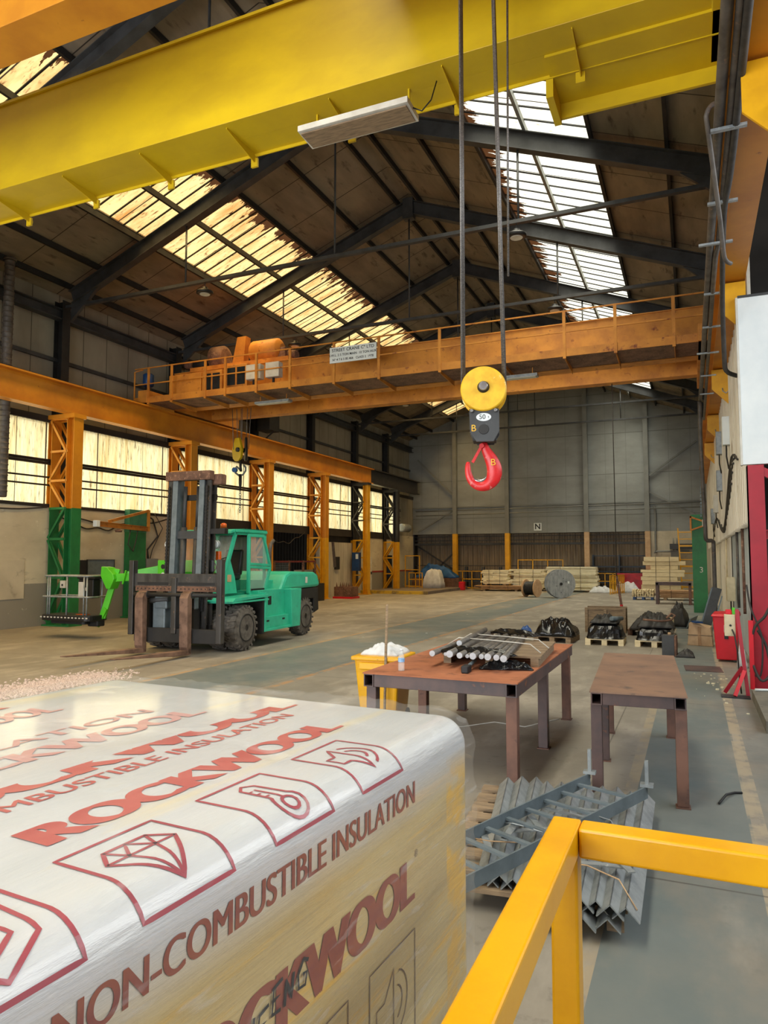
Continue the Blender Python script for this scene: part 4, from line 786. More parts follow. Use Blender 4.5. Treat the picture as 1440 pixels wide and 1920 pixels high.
for s0, kd in ((-.82, 'thermometer'), (-.54, 'speaker')): icon(s0, -.52, .2, kd, 'print_grey', .003, pk)
# felt-tip writing
q = MB()
def pen(strokes, s0, p0, sz):
    for st_ in strokes: ribbon(q, [(s0 + a * sz - b * sz * .0, p0 + b * sz) for a, b in st_], .006, off=.0036)
E_ = [[(.6, 1), (.1, .9), (.05, .55), (.45, .55), (.05, .5), (0, .1), (.5, .05)]]; N_ = [[(0, 0), (.1, .95), (.45, .1), (.6, 1)]]; G_ = [[(.7, .85), (.4, 1), (.05, .6), (.1, .15), (.5, .1), (.6, .5), (.35, .5)]]
P__ = [[(.2, 0), (.2, 1)], [(0, .8), (.4, 1.05), (.65, .8), (.5, .5), (.2, .45)]]; I_ = [[(.15, 0), (.2, .7)]]
for st_, ds, sz in ((E_, 0, .045), (N_, .033, .04), (G_, .066, .046)): pen(st_, -.85 + ds, -.215, sz)
q.build('pen_word', 'ink', pk); q = MB()
for st_, ds, sz in ((P__, 0, .055), (I_, .035, .05), (N_, .05, .045), (E_, .085, .045)): pen(st_, -.97 + ds, -.235, sz)
q.build('pen_word', 'ink', pk)

# loose clear stretch film around the stack
g = bpy.data.materials.new('clear stretch film'); g.use_nodes = True; M['stretch'] = g; pb = g.node_tree.nodes['Principled BSDF']
pb.inputs['Base Color'].default_value = (.8, .82, .82, 1); pb.inputs['Alpha'].default_value = .12; pb.inputs['Roughness'].default_value = .1
nt_ = g.node_tree; tc_ = nt_.nodes.new('ShaderNodeTexCoord'); mp_ = nt_.nodes.new('ShaderNodeMapping'); mp_.inputs['Scale'].default_value = (1.4, 2.2, 12); mp_.inputs['Rotation'].default_value = (0, 0, .25); nz_ = nt_.nodes.new('ShaderNodeTexNoise'); nz_.inputs['Scale'].default_value = 3.5; nz_.inputs['Detail'].default_value = 2; rp_ = nt_.nodes.new('ShaderNodeMapRange'); rp_.inputs[1].default_value = .6; rp_.inputs[2].default_value = .7; rp_.inputs[3].default_value = .08; rp_.inputs[4].default_value = .26
bm_ = nt_.nodes.new('ShaderNodeBump'); bm_.inputs['Strength'].default_value = .5; bm_.inputs['Distance'].default_value = .01
for a_, b_ in ((tc_.outputs['Object'], mp_.inputs[0]), (mp_.outputs[0], nz_.inputs['Vector']), (nz_.outputs[0], rp_.inputs[0]), (rp_.outputs[0], pb.inputs['Alpha']), (nz_.outputs[0], bm_.inputs['Height']), (bm_.outputs[0], pb.inputs['Normal'])): nt_.links.new(a_, b_)
q = MB(); lo, hi = Vector((-1.34, -2.12, .2)), Vector((.012, .085, 1.618)); rr_ = .085
bmesh.ops.create_cube(q.bm, size=1); bmesh.ops.subdivide_edges(q.bm, edges=q.bm.edges[:], cuts=70, use_grid_fill=True)
for v in q.bm.verts:
    p = Vector([lo[i] + (v.co[i] + .5) * (hi[i] - lo[i]) for i in range(3)]); c_ = Vector([min(max(p[i], lo[i] + rr_), hi[i] - rr_) for i in range(3)]); d = p - c_
    if d.length > 1e-6: d.normalize()
    fy = max(0, min(1, (p.y + .22) / .3)); s1 = Vector((p.x * 3, p.y * 9, p.z * 9)); s2 = Vector((p.x * 14, p.y * 5, p.z * 16))
    v.co = c_ + d * (rr_ + .006 * mnoise.noise(s1) + (.004 + .016 * fy) * abs(mnoise.noise(s2)) - .012 * fy)
fl = q.build('stretch_film', 'stretch', PB, smooth=True)
# ------------------------------------------------------------ yellow guard rail of the landing
t = thing('guard_rail', 'glossy yellow square-tube guard rail in the foreground', 'railing', (-.262, 1.56, .4))
ht = 1.05
MB().box(-.03, .03, -2.2, .03, ht - .06, ht).build('side_rail', 'yellow_rail', t, .006, 3)
MB().box(.031, 1.6, -.03, .03, ht - .06, ht).build('front_rail', 'yellow_rail', t, .006, 3)
MB().box(-.028, .028, -.028, .028, .012, ht - .06).build('corner_post', 'yellow_rail', t, .006, 3)
MB().box(1.54, 1.6, -.028, .028, .012, ht - .06).build('end_post', 'yellow_rail', t, .006, 3); MB().box(-.028, .028, -2.2, -2.14, .012, ht - .06).build('end_post', 'yellow_rail', t, .006, 3)
MB().box(-.06, .06, -.06, .04, 0, .012).build('base_plate', 'yellow_rail', t)
struct(MB().box(-.33, 1.5, -2.5, 1.62, 0, .4).build('floor_landing', 'concrete'))

# ------------------------------------------------------------ two steel tables
def table(nm, lb, loc, rz, w, L, h, top, leg, legs, lw=.1, rail=.13):
    t = thing(nm, lb, 'table', loc, rz, 'rusty steel work tables'); q = MB(); q.box(-w / 2, w / 2, 0, L, h - .012, h); q.build('table_top', top, t)
    z0, z1 = h - .012 - rail, h - .012; q = MB()
    for s in (-1, 1):
        xa, xb = (-w / 2 + .01, -w / 2 + .01 + lw) if s < 0 else (w / 2 - .01 - lw, w / 2 - .01)
        q = MB(); q.box(xa, xb, .01, L - .01, z1 - .01, z1 - .001); q.box(xa, xb, .01, L - .01, z0, z0 + .01); q.box(xa, xa + .01, .01, L - .01, z0 + .01, z1 - .01); q.box(xb - .01, xb, .01, L - .01, z0 + .01, z1 - .01); q.build('side_rail', leg, t)
        MB().box(xa + .01, xb - .01, .5, .51, z0 + .01, z1 - .01).build('rail_baffle', 'ink', t)
    for y in (.02, L - .02 - lw): MB().box(-w / 2 + .01 + lw, w / 2 - .01 - lw, y, y + lw, z0, z1 - .001).build('end_rail', leg, t, .004)
    for i, (x, y) in enumerate(legs):
        l_ = MB().box(x - lw / 2, x + lw / 2, y - lw / 2, y + lw / 2, .01, z0).build('leg', 'scale_rust' if i % 2 == 0 else leg, t, .006, 2); MB().box(x - lw * .62, x + lw * .62, y - lw * .62, y + lw * .62, 0, .01).build('foot_plate', 'scale_rust', l_)
    return t
T1 = table('work_table', 'long steel table with orange rusted top carrying the bars and bottle', (-2.19, 6.25, 0), 0, 1.5, 3.12, .92, 'table_rust', 'scale', [(.68, .1), (.68, 1.5), (.68, 2.98), (-.68, .1), (-.68, 1.5), (-.68, 2.98)], .1, .12)
T2 = table('work_table', 'smaller bare steel table with brown top, right of the bar table', (-.45, 6.25, 0), math.radians(3.6), .76, 2.62, .9, 'table_rust2', 'scale', [(.33, .1), (-.33, .1), (.33, 2.5), (-.33, 1.3), (-.33, 2.5)], .09, .1)
MB().box(-.378, -.372, .12, .2, .25, .74).build('chalk_mark', 'offwhite', T2) if False else None
# pallet board and steel bars on table 1
t = thing('small_pallet', 'thin wooden pallet board lying on the rusted table under the bars', 'pallet', (-2.0, 7.9, .92), math.radians(4))
q = MB(); [q.box(-.5, .52, -.7 + i * .24, -.7 + i * .24 + .22, .085, .105) for i in range(6)]; q.build('deck', 'wood_old', t)
for x in (-.44, 0, .46): MB().box(x - .04, x + .04, -.7, .72, 0, .085).build('bearer', 'wood_old', t)
bars = [(-2.44, 6.84, 2.2, .03, 2), (-2.33, 6.93, 1.9, .018, -1), (-2.25, 6.82, 2.3, .036, 4), (-2.14, 6.8, 2.2, .03, 3), (-2.08, 6.86, 2.1, .02, 5), (-2.0, 6.78, 2.2, .034, 4), (-1.93, 6.84, 2.1, .026, 6), (-1.85, 6.78, 2.2, .034, 5), (-1.77, 6.8, 2.25, .03, 6), (-1.68, 6.72, 2.5, .034, 7), (-2.3, 7.3, 1.6, .03, 5)]
BW = ['leftmost of the steel bars on the rusted table', 'thin steel bar second from the left on the rusted table', 'thick steel bar third from the left on the rusted table', 'steel bar fourth from the left on the rusted table', 'thin steel bar in the middle of the bundle on the rusted table', 'steel bar right of the thin middle one on the rusted table', 'steel bar in the right half of the bundle, fifth from the right', 'thick steel bar fourth from the right on the rusted table', 'steel bar second from the right on the rusted table', 'rightmost and longest steel bar on the rusted table', 'upper steel bar with its near end set back on the bundle']
for i, (x, y0, L, r, an) in enumerate(bars):
    z = .105 + r + (.06 if i == 10 else 0); t = thing('steel_bar', BW[i], 'steel bar', (x, y0, .92 + z), math.radians(an), 'round steel bars on the rusted table')
    MB().tube((0, 0, 0), (0, L * .95, 0), r, 14).build('shaft', 'bar', t); MB().tube((0, -.004, 0), (0, 0, 0), r * .97, 14).build('sawn_end', 'barend', t)
def crumple(nm, lb, cat, loc, sx, sy, sz, m, seed, n=34, rough=.25, group=None, rz=0, power=2.5):
    """heaped, wrinkled sheet material: a dome of cloth or film reaching the surface it lies on"""
    q = MB(); V = []
    for i in range(n + 1):
        row = []
        for j in range(n + 1):
            u, v = i / n * 2 - 1, j / n * 2 - 1; d = max(abs(u), abs(v)); h = (1 - d ** power)
            w_ = mnoise.fractal(Vector((u * 2.2 + seed, v * 2.2, seed)), 1, 2, 4) * rough + abs(mnoise.noise(Vector((u * 6 + seed, v * 3, 1)))) * rough * .6
            e = 1 + .1 * mnoise.noise(Vector((u * 3, v * 3, seed + 5))); row.append(q.bm.verts.new((u * sx * e, v * sy * e, max(0, sz * h * (1 + w_ * 1.4)) + (0 if d > .97 else .004))))
        V.append(row)
    for i in range(n):
        for j in range(n): q.bm.faces.new((V[i][j], V[i + 1][j], V[i + 1][j + 1], V[i][j + 1])).smooth = True
    q.bm.faces.new([V[0][j] for j in range(n + 1)] + [V[i][n] for i in range(1, n + 1)] + [V[n][j] for j in range(n - 1, -1, -1)] + [V[i][0] for i in range(n - 1, 0, -1)])
    o = q.build(nm, m); o.location = loc; o.rotation_euler = (0, 0, rz)
    return tag(o, lb, cat, group)
crumple('black_film', 'strip of black film tied across the near ends of the bars', 'film', (-2.05, 7.05, 1.05), .42, .06, .05, 'film', 3, 24, .5, rz=math.radians(-8))
crumple('black_film', 'torn black film trailing on the table to the right of the bars', 'film', (-1.72, 6.98, .921), .26, .07, .06, 'film', 8, 26, .9, rz=math.radians(14))
crumple('black_film', 'grey film wound round the far ends of the bars', 'film', (-2.05, 8.75, 1.08), .35, .08, .05, 'film', 11, 24, .5, rz=math.radians(-25))
o = crumple('wrapped_bundle', 'small blue and red wrapped end on the longest bar', 'bundle', (-1.95, 8.95, 1.08), .07, .06, .08, 'blue', 4, 12, .4)
for (y, lb) in ((7.65, 'nearer pale strap over the steel bars'), (8.1, 'farther pale strap over the steel bars')):
    q = MB(); q.path([(-2.62, y + .2, 1.02), (-2.45, y + .12, 1.12), (-2.0, y, 1.12), (-1.6, y - .1, 1.11), (-1.48, y - .15, 1.03)], .006, 6); o = q.build('strap', 'offwhite'); tag(o, lb, 'strap', 'straps over the bars')
q = thing('hammer_head', 'black handled tool lying at the near ends of the bars', 'tool', (-2.02, 6.62, .921), math.radians(2)); MB().box(-.035, .035, -.06, .08, 0, .07).build('head', 'ink', q, .01); MB().tube((0, .08, .05), (0, .35, .07), .018, 10).build('handle', 'galv_dull', q)
t = thing('water_bottle', 'small clear plastic water bottle standing on the rusted table', 'bottle', (-2.63, 6.48, .92))
MB().lathe((0, 0, 0), (0, 0, 1), [(0, .026), (.008, .031), (.03, .03), (.04, .032), (.075, .031), (.08, .028), (.085, .031), (.13, .031), (.16, .024), (.18, .013), (.195, .012)], 24).build('body', 'glass', t, smooth=False)
MB().lathe((0, 0, .195), (0, 0, 1), [(0, .015), (.018, .015)], 20).build('cap', 'white', t); M['bluelabel'] = mat('pale blue label', (150, 190, 226), (120, 164, 210), 30, rough=.4)
MB().lathe((0, 0, .088), (0, 0, 1), [(0, .0325), (.035, .0325)], 24, False).build('label', 'bluelabel', t)
# yellow bin behind the table, bag and broom handle
t = thing('wheelie_bin', 'worn yellow bin standing behind the rusted table', 'bin', (-3.5, 8.05, 0), math.radians(4))
q = MB(); q.hexa([(-.22, -.2, .05), (.22, -.2, .05), (.22, .25, .05), (-.22, .25, .05), (-.28, -.28, .82), (.28, -.28, .82), (.28, .3, .82), (-.28, .3, .82)]); q.build('body', 'yellow', t, .03)
MB().box(-.31, .31, -.31, .33, .8, .85).build('rim', 'yellow', t, .015); MB().box(-.2, .2, -.325, -.29, .7, .78).build('front_grip', 'yellow', t, .01); MB().lathe((-.26, .22, .09), (1, 0, 0), [(0, .09), (.5, .09)], 20).build('wheels_axle', 'rubber', t)
crumple('white_bag', 'crumpled white bag lying on top of the yellow bin', 'bag', (-3.5, 8.1, .85), .24, .22, .1, 'bag', 5, 24, .4)
tag(MB((0, 0, 0)).path([(0, 0, 0), (.01, .02, .8), (.02, .04, 1.47)], .016, 10).build('broom_handle', 'wood_old'), 'upright wooden pole behind the yellow bin and rusted table', 'pole').location = (-3.35, 7.72, 0)
tag(MB().path([(-3.2, 7.6, .006), (-3.0, 8.2, .006), (-2.6, 8.3, .006), (-2.3, 8.7, .006), (-1.9, 8.6, .006), (-1.6, 9.2, .006)], .006, 6).build('string', 'offwhite'), 'thin white string lying on the floor under the table', 'string')

# ------------------------------------------------------------ pallet of galvanised angles with the ladder frame
t = thing('pallet', 'weathered pallet under the galvanised angles', 'pallet', (-.93, 4.95, 0), math.radians(6))
q = MB(); [q.box(-.62, .47, -.86 + i * .22, -.86 + i * .22 + .13, .1, .125) for i in range(9)]; q.build('deck', 'wood_old', t)
for x in (-.58, -.05, .4): MB().box(x - .04, x + .05, -.86, 1.04, 0, .1).build('bearer', 'wood_old', t)
names = ['first', 'second', 'third', 'fourth', 'fifth', 'sixth', 'seventh', 'eighth', 'ninth', 'tenth', 'eleventh', 'twelfth', 'thirteenth', 'fourteenth', 'fifteenth']
random.seed(5); k_ = 0
for i in range(11):
    f = i / 10; xn = -1.14 + .77 * f; xf = -1.46 + 1.07 * f; yn = 3.98 + (.12 if i < 4 else .02 * (i % 3)); yf = 5.95 + .05 * (i % 3) + (.1 if i > 11 else 0); dx, dy = xf - xn, yf - yn
    o = MB().angle((0, 0, 0), (0, math.hypot(dx, dy), 0), .1, .006, up=(.7, 0, -.71)).build('steel_angle', 'galv')
    o.location = (xn, yn, .2 + (.008 if i % 2 else 0)); o.rotation_euler = (0, 0, math.atan2(-dx, dy)); tag(o, 'galvanised steel angle, %s from the left in the top layer on the pallet' % names[i], 'steel angle', 'galvanised steel angles stacked on the pallet')
q = MB()
for a, (x, y) in enumerate(((-.7, 4.0), (-.56, 3.98), (-.44, 4.02))):
    o = MB().angle((0, 0, 0), (0, 1.8, 0), .095, .006, up=(.7, 0, -.71)).build('steel_angle', 'galv'); o.location = (x - .02, y - .04, .135); o.rotation_euler = (0, 0, math.radians(4)); tag(o, ['lower-layer steel angle showing at the near ends, left one', 'lower-layer steel angle showing at the near ends, middle one', 'lower-layer steel angle showing at the near ends, right one'][a], 'steel angle', 'galvanised steel angles stacked on the pallet')
def ladder():
    t = thing('ladder_frame', 'grey steel ladder frame lying askew across the angles', 'ladder', (0, 0, 0)); A = Vector((-1.55, 3.82, .27)), Vector((-.77, 5.72, .33)); B = Vector((-1.22, 3.62, .27)), Vector((-.35, 5.56, .33))
    for (p, q_) in (A, B): MB().bar(p, q_, .012, .085).build('stringer', 'galv_dull', t)
    for i in range(9):
        f = .05 + i * .108; MB().bar(A[0].lerp(A[1], f), B[0].lerp(B[1], f), .035, .016).build('rung', 'galv_dull', t)
    for p in (A[1], B[1]):
        MB().box(p.x - .045, p.x + .045, p.y - .035, p.y + .035, p.z + .04, p.z + .06).build('end_plate', 'galv', t); MB().box(p.x - .012, p.x + .012, p.y - .018, p.y + .018, p.z + .06, p.z + .22).build('end_peg', 'galv', t)
ladder()
random.seed(11)
PLS = ['upper left', 'upper middle', 'centre left', 'centre', 'lower left', 'near the railing', 'beside the copper wire', 'right of the copper wire', 'far right', 'under the ladder']
for i, (x, y) in enumerate(((-1.15, 4.95), (-.85, 5.1), (-1.12, 4.6), (-.98, 4.75), (-1.22, 4.4), (-.68, 4.42), (-.55, 4.36), (-.45, 4.46), (-.72, 5.2), (-1.0, 4.85))):
    a = random.uniform(0, 3.1); q = MB(); q.box(-.16, .16, -.022, .022, 0, .008); o = q.build('drilled_cleat', 'galv'); o.location = (x, y, .245 + i % 3 * .01); o.rotation_euler = (0, random.uniform(-.08, .08), a)
    tag(o, 'short drilled steel plate on the angles, %s' % PLS[i], 'plate', 'short drilled plates on the angles')
    for hx in (-.12, -.05, .05, .12): pass
for i, (P_, m, lb) in enumerate((([(-.82, 4.3, .25), (-.6, 4.28, .265), (-.42, 4.2, .25), (-.32, 4.08, .16)], 'card', 'thin copper wire over the near end of the angles'), ([(-1.4, 4.45, .25), (-1.2, 4.4, .265), (-1.0, 4.5, .25)], 'card', 'thin copper wire at the left of the angles'), ([(-1.2, 4.75, .26), (-1.1, 4.6, .32), (-1.0, 4.7, .27), (-.95, 4.55, .32), (-.85, 4.65, .26)], 'galv', 'loose silver tie wire in the middle of the angles'), ([(-.7, 5.1, .25), (-.62, 4.95, .32), (-.55, 5.05, .27), (-.5, 4.9, .27)], 'galv', 'loose silver tie wire near the right ladder stringer'))):
    tag(MB().path(P_, .004, 6).build('tie_wire', m), lb, 'wire', 'tie wires on the angles')
# ------------------------------------------------------------ right-hand side
t = thing('panel_booth', 'big smooth white panel high up at the right picture edge', 'panel', (.74, 12.2, 3.46))
MB().box(0, 2.6, 0, .1, 0, 2.62).build('front_panel', 'white', t); MB().box(-.03, .0, -.015, .12, -.01, 2.63).build('edge_trim', 'offwhite', t); MB().box(0, 2.6, -.01, .11, 2.62, 2.66).build('top_trim', 'steel_dark', t)
t = thing('red_steelwork', 'crimson steel frame standing under the white panel', 'steel frame', (.89, 12.25, 0))
MB().ibeam((0, 0, 0), (0, 0, 3.44), .2, .2, .012, .016, up=(1, 0, 0)).build('column', 'red', t); MB().box(-.1, -.088, -.1, .1, 0, 3.44).build('column_face', 'red', t); MB().box(-.09, .13, -.105, -.095, 0, 3.44).build('front_plate', 'red', t)
MB().ibeam((.1, 0, 2.38), (2.4, 0, 2.38), .16, .14, .01, .014).build('beam', 'red', t); MB().ibeam((.1, 0, 1.22), (2.4, 0, 1.22), .16, .12, .01, .014).build('beam', 'red', t)
MB().bar((.05, -.03, 3.38), (.9, -.03, 2.9), .1, .12).build('brace', 'red', t); MB().bar((.02, -.05, 1.5), (.6, -.05, 1.9), .1, .12).build('brace', 'red', t); MB().bar((.05, -.06, .95), (.8, -.06, .45), .1, .14).build('brace', 'red', t)
MB().ibeam((2.4, 0, 0), (2.4, 0, 3.44), .2, .2, .012, .016, up=(1, 0, 0)).build('column', 'red', t)
t = thing('red_post_stand', 'thin leaning crimson post with splayed feet in front of the red frame', 'stand', (.62, 11.75, 0))
MB().bar((.06, .0, .02), (-.05, .1, 1.26), .05, .05, up=(0, 1, 0)).build('post', 'red', t); MB().bar((.0, .05, .42), (-.24, .12, .03), .05, .05, up=(0, 1, 0)).build('foot_brace', 'red', t); MB().bar((.02, -.02, .38), (-.12, -.16, .03), .05, .05, up=(0, 1, 0)).build('foot_brace', 'redbin', t); MB().box(-.3, .08, -.2, .02, 0, .02).build('foot_plate', 'steel_dark', t)
MB().box(.1, .16, .1, .16, .1, 1.1).build('orange_strip', 'redbin', t)
t = thing('socket_box', 'beige electrical box with dark cables fixed beside the leaning red post', 'box', (.5, 11.9, .86)); M['beige'] = mat('beige enclosure', (214, 200, 164), (196, 182, 146), 5, rough=.5)
b = MB().box(-.1, .05, -.05, .06, 0, .32).build('enclosure', 'beige', t, .008); MB().lathe((-.02, -.05, .16), (0, -1, 0), [(0, .016), (.012, .016)], 12).build('socket', 'ink', b); MB().path([(0, -.05, .1), (.03, -.1, .02), (.06, -.08, -.2), (.08, -.03, -.6), (.1, 0, -.84)], .012, 6).build('lead', 'cable', t)
tag(MB().box(.42, .5, 11.88, 11.96, 1.182, 1.25).build('small_red_box', 'redbin', None, .008), 'small red box on top of the beige electrical box', 'box'); tag(MB().box(.51, .55, 11.9, 11.96, 1.182, 1.28).build('green_card', 'lime'), 'small lime green card on top of the beige electrical box', 'card')
for i, (P_, r_, lb) in enumerate((([(1.05, 12.0, 2.0), (1.1, 11.9, 1.6), (.95, 11.8, 1.2), (.8, 11.85, 1.0), (.74, 11.9, .6), (.85, 11.8, .25), (.98, 11.85, .35), (.96, 12.0, .7), (.85, 12.0, .95)], .02, 'thick dark hose looped in front of the red frame'), ([(.72, 12.0, 1.62), (.76, 11.95, 1.3), (.84, 11.9, 1.05), (.9, 11.9, .8), (.86, 11.9, .3), (.72, 11.9, .36)], .013, 'thin grey cable hanging down the red frame'))):
    tag(MB().path(sm(P_), r_, 8).build('hose', 'cable'), lb, 'hose', 'hoses on the red frame')
t = thing('wheelie_bin', 'red wheelie bin in front of the pale blue boards', 'bin', (.56, 15.75, 0), math.radians(-6))
q = MB(); q.hexa([(-.17, -.2, .04), (.19, -.2, .04), (.19, .24, .04), (-.17, .24, .04), (-.22, -.27, .88), (.24, -.27, .88), (.24, .3, .88), (-.22, .3, .88)]); q.build('body', 'redbin', t, .02)
q = MB(); q.hexa([(-.25, -.32, .88), (.26, -.32, .88), (.26, .33, .88), (-.25, .33, .88), (-.23, -.28, .93), (.24, -.28, .95), (.24, .3, .97), (-.23, .3, .95)]); q.build('lid', 'redbin', t, .02); MB().lathe((.12, -.1, .09), (1, 0, 0), [(0, .1), (.09, .1)], 20).build('wheel', 'rubber', t)
MB().box(-.02, .04, -.262, -.25, .58, .72).build('label', 'white', t); MB().box(-.02, .05, -.262, -.25, .45, .56).build('black_label', 'ink', t); MB().box(.05, .15, -.3, -.27, .72, .86).build('latch', 'ink', t)
crumple('paper_scraps', 'crumpled white paper on the floor beside the red bin wheel', 'paper', (.78, 14.9, 0), .09, .09, .3, 'bag', 21, 16, .6)
t = thing('cardboard_box', 'tied flat cardboard box with a blue-handled tool on it', 'box', (.1, 18.3, 0), math.radians(-14))
q = MB(); q.hexa([(-.26, -.12, 0), (.3, -.12, 0), (.26, .14, 0), (-.22, .14, 0), (-.22, -.1, .52), (.26, -.14, .44), (.24, .1, .46), (-.2, .12, .54)]); q.build('carton', 'card', t, .01); MB().box(-.26, .3, -.135, -.122, .24, .25).build('string', 'ink', t); MB().box(-.02, .05, -.135, -.122, .02, .44).build('tape', 'ply', t)
tag(MB().box(-.04, .12, 18.05, 18.3, .53, .57, .4).build('blue_brush', 'blue'), 'blue brush head on the cardboard box', 'brush'); 
t = thing('leaning_frame', 'dark perforated metal panel leaning behind the cardboard box', 'panel', (.42, 19.3, 0)); q = MB(); q.bar((-.28, -.1, .02), (.1, .15, 1.3), .22, .03, up=(0, 1, 0)); q.build('panel', 'steel_dark', t); MB().bar((-.4, -.1, .02), (-.02, .15, 1.3), .03, .05, up=(0, 1, 0)).build('edge_bar', 'galv_dull', t); MB().bar((-.12, -.2, .02), (.2, .1, 1.1), .03, .04, up=(0, 1, 0)).build('edge_bar', 'galv_dull', t)
t = thing('steel_tank', 'grey rectangular steel box standing on end behind the smaller table', 'box', (-.5, 16.1, 0), math.radians(-4)); MB().box(-.14, .1, -.12, .14, 0, .43).build('body', 'steel_dark', t, .006); MB().box(.1, .14, -.12, .14, 0, .42).build('rusty_side', 'rust', t); MB().lathe((.0, .0, .43), (0, 0, 1), [(0, .035), (.05, .03)], 12).build('cap', 'card', t)
crumple('black_rag', 'dark rag lying beside the grey steel box', 'rag', (-.2, 16.0, 0), .18, .12, .1, 'tarp', 22, 18, .6)
tag(MB().box(-.2, .42, 14.05, 14.75, 0, .012, .06).build('steel_sheet', 'scale'), 'thin dark steel sheet lying on the floor right of the small table', 'sheet')
random.seed(9); q_ = []
for i in range(26):
    x, y = random.gauss(.3, .14), random.gauss(12.6, .7); s_ = random.uniform(.008, .022) if i > 3 else .035
    o = MB().prism([(math.cos(a) * s_ * random.uniform(.6, 1.1), math.sin(a) * s_ * random.uniform(.5, 1)) for a in [j * PI / 3 for j in range(6)]], (0, 0, 0), (1, 0, 0), (0, 1, 0), (0, 0, s_ * .5)).build('debris_piece', 'wood_pale'); o.location = (x, y, 0)
    tag(o, 'pale crumb of foam or wood scattered beside the red post stand', 'debris', 'pale crumbs beside the red post stand')
for i in range(16):
    x, y = random.uniform(-9, .2), random.uniform(9, 34)
    if -10.9 < x < -8 and 10 < y < 18 or (-3.3 < x < 0 and y < 10): x = -5
    s_ = random.uniform(.015, .05)
    o = MB().prism([(math.cos(a) * s_ * random.uniform(.5, 1.6), math.sin(a) * s_ * random.uniform(.4, .8)) for a in [j * PI / 3 for j in range(6)]], (0, 0, 0), (1, 0, 0), (0, 1, 0), (0, 0, .01)).build('litter_scrap', 'offwhite'); o.location = (x, y, 0); tag(o, 'small white scrap on the open workshop floor', 'litter', 'white scraps on the open floor')
tag(MB().path([(.14, 6.55, .012), (.2, 6.75, .03), (.27, 6.9, .012), (.33, 6.92, .012)], .01, 6).build('twig', 'ink'), 'short black cable scrap on the floor right of the smaller table', 'cable')
tag(MB().box(.72, .95, 9.4, 11.6, 0, .14).build('plinth', 'concrete'), 'low concrete plinth at the right picture edge', 'plinth'); tag(MB().tube((.75, 11.45, .16), (.95, 11.5, .16), .018, 8).build('white_tube', 'white'), 'short white tube on the concrete plinth', 'tube')

# conduits along the right runway
def tube_thing(nm, lb, cat, P_, r_, m, grp=None, n=10): 
    o = MB(P_[0]).path(sm(P_, 4) if len(P_) > 3 else P_, r_, n).build(nm, m); o.location = P_[0]; return tag(o, lb, cat, grp)
tube_thing('conduit', 'thick dark pipe, leftmost of the pipes along the right runway', 'pipe', [(.385, 2, 6.35), (.335, 10, 6.35), (.31, 16, 6.35), (.29, 21, 6.35)], .05, 'pipe', 'pipes along the right runway')
tube_thing('conduit', 'thin orange pipe between the dark pipes along the right runway', 'pipe', [(.44, 2, 6.42), (.41, 10, 6.42), (.39, 20, 6.42)], .018, 'orange_old', 'pipes along the right runway')
tube_thing('conduit', 'dark pipe in the middle along the right runway', 'pipe', [(.46, 2, 6.33), (.44, 10, 6.35), (.4, 12, 6.3), (.42, 24, 6.35)], .035, 'pipe', 'pipes along the right runway')
tube_thing('conduit', 'dark cable hose, rightmost along the right runway, drooping at the white panel', 'pipe', [(.52, 2, 6.3), (.5, 8, 6.3), (.46, 9.5, 6.25), (.5, 11.5, 5.9), (.53, 12.2, 5.2), (.56, 12.4, 5.0), (.72, 12.6, 4.95)], .035, 'cable', 'pipes along the right runway')
tube_thing('bent_pipe', 'bent grey pipe crossing in front of the runway pipes', 'pipe', [(.38, 7.6, 6.35), (.36, 7.55, 6.5), (.3, 7.5, 6.5), (.24, 7.5, 6.42), (.25, 7.6, 6.3), (.36, 8.3, 5.7), (.4, 8.6, 5.42), (.43, 8.7, 5.36), (.48, 8.8, 5.36)], .024, 'pipe')
tube_thing('drop_pipe', 'long vertical dark pipe falling from the right runway to head height', 'pipe', [(.27, 21, 6.3), (.27, 21.2, 5.2), (.32, 21.4, 3.0), (.34, 21.5, 2.55), (.5, 21.6, 2.5), (.52, 21.6, 2.2), (.52, 21.6, .05)], .055, 'pipe')
for i, y in enumerate((3.2, 5.4, 7.6, 9.2, 10.4, 12.4, 14.2, 16.0, 18.0, 20.0)): tag(MB((.3, y, 6.28)).bar((.18 if i % 3 == 1 else .27, y, 6.28), (.6, y, 6.28), .05, .03).build('pipe_bracket', 'galv'), 'short metal bracket carrying the runway pipes, %s from the viewer' % names[i], 'bracket', 'brackets of the runway pipes').location = (.3, y, 6.28)
# chain-like conductor strips and boxes on the ribbed cladding
for (x, y0, y1, z) in ((.3, 22, 30, 5.4),):
    q = MB()
    for j in range(26): y = 22 + j * .32; q.box(.28, .34, y, y + .12, 5.9 - j * .1, 5.98 - j * .1)
    tag(q.build('cable_chain', 'galv_dull'), 'drooping cable chain hanging from the right runway', 'cable chain')
for i, (y, z0, z1, w_, m, lb) in enumerate(((17.9, 4.6, 5.25, .28, 'white', 'white switch box high on the ribbed cladding, nearest'), (22.4, 5.0, 5.65, .3, 'galv', 'grey switch box on the ribbed cladding beyond the white one'), (23.0, 4.0, 4.6, .35, 'galv', 'lower grey switch box on the ribbed cladding'), (27, 3.6, 4.2, .4, 'offwhite', 'pale box low on the ribbed cladding, farthest but one'), (31, 3.4, 4.0, .45, 'galv', 'farthest grey box on the ribbed cladding'))):
    t = thing('switch_box', lb, 'switch box', (.84, y, z0), group='switch boxes on the ribbed cladding'); MB().box(-.16, .03, -w_ / 2, w_ / 2, 0, z1 - z0).build('enclosure', m, t, .01); MB().path([(-.08, 0, 0), (-.08, .05, -.25), (-.03, .3, -.5)], .02, 6).build('cable_tail', 'cable', t)
random.seed(4)
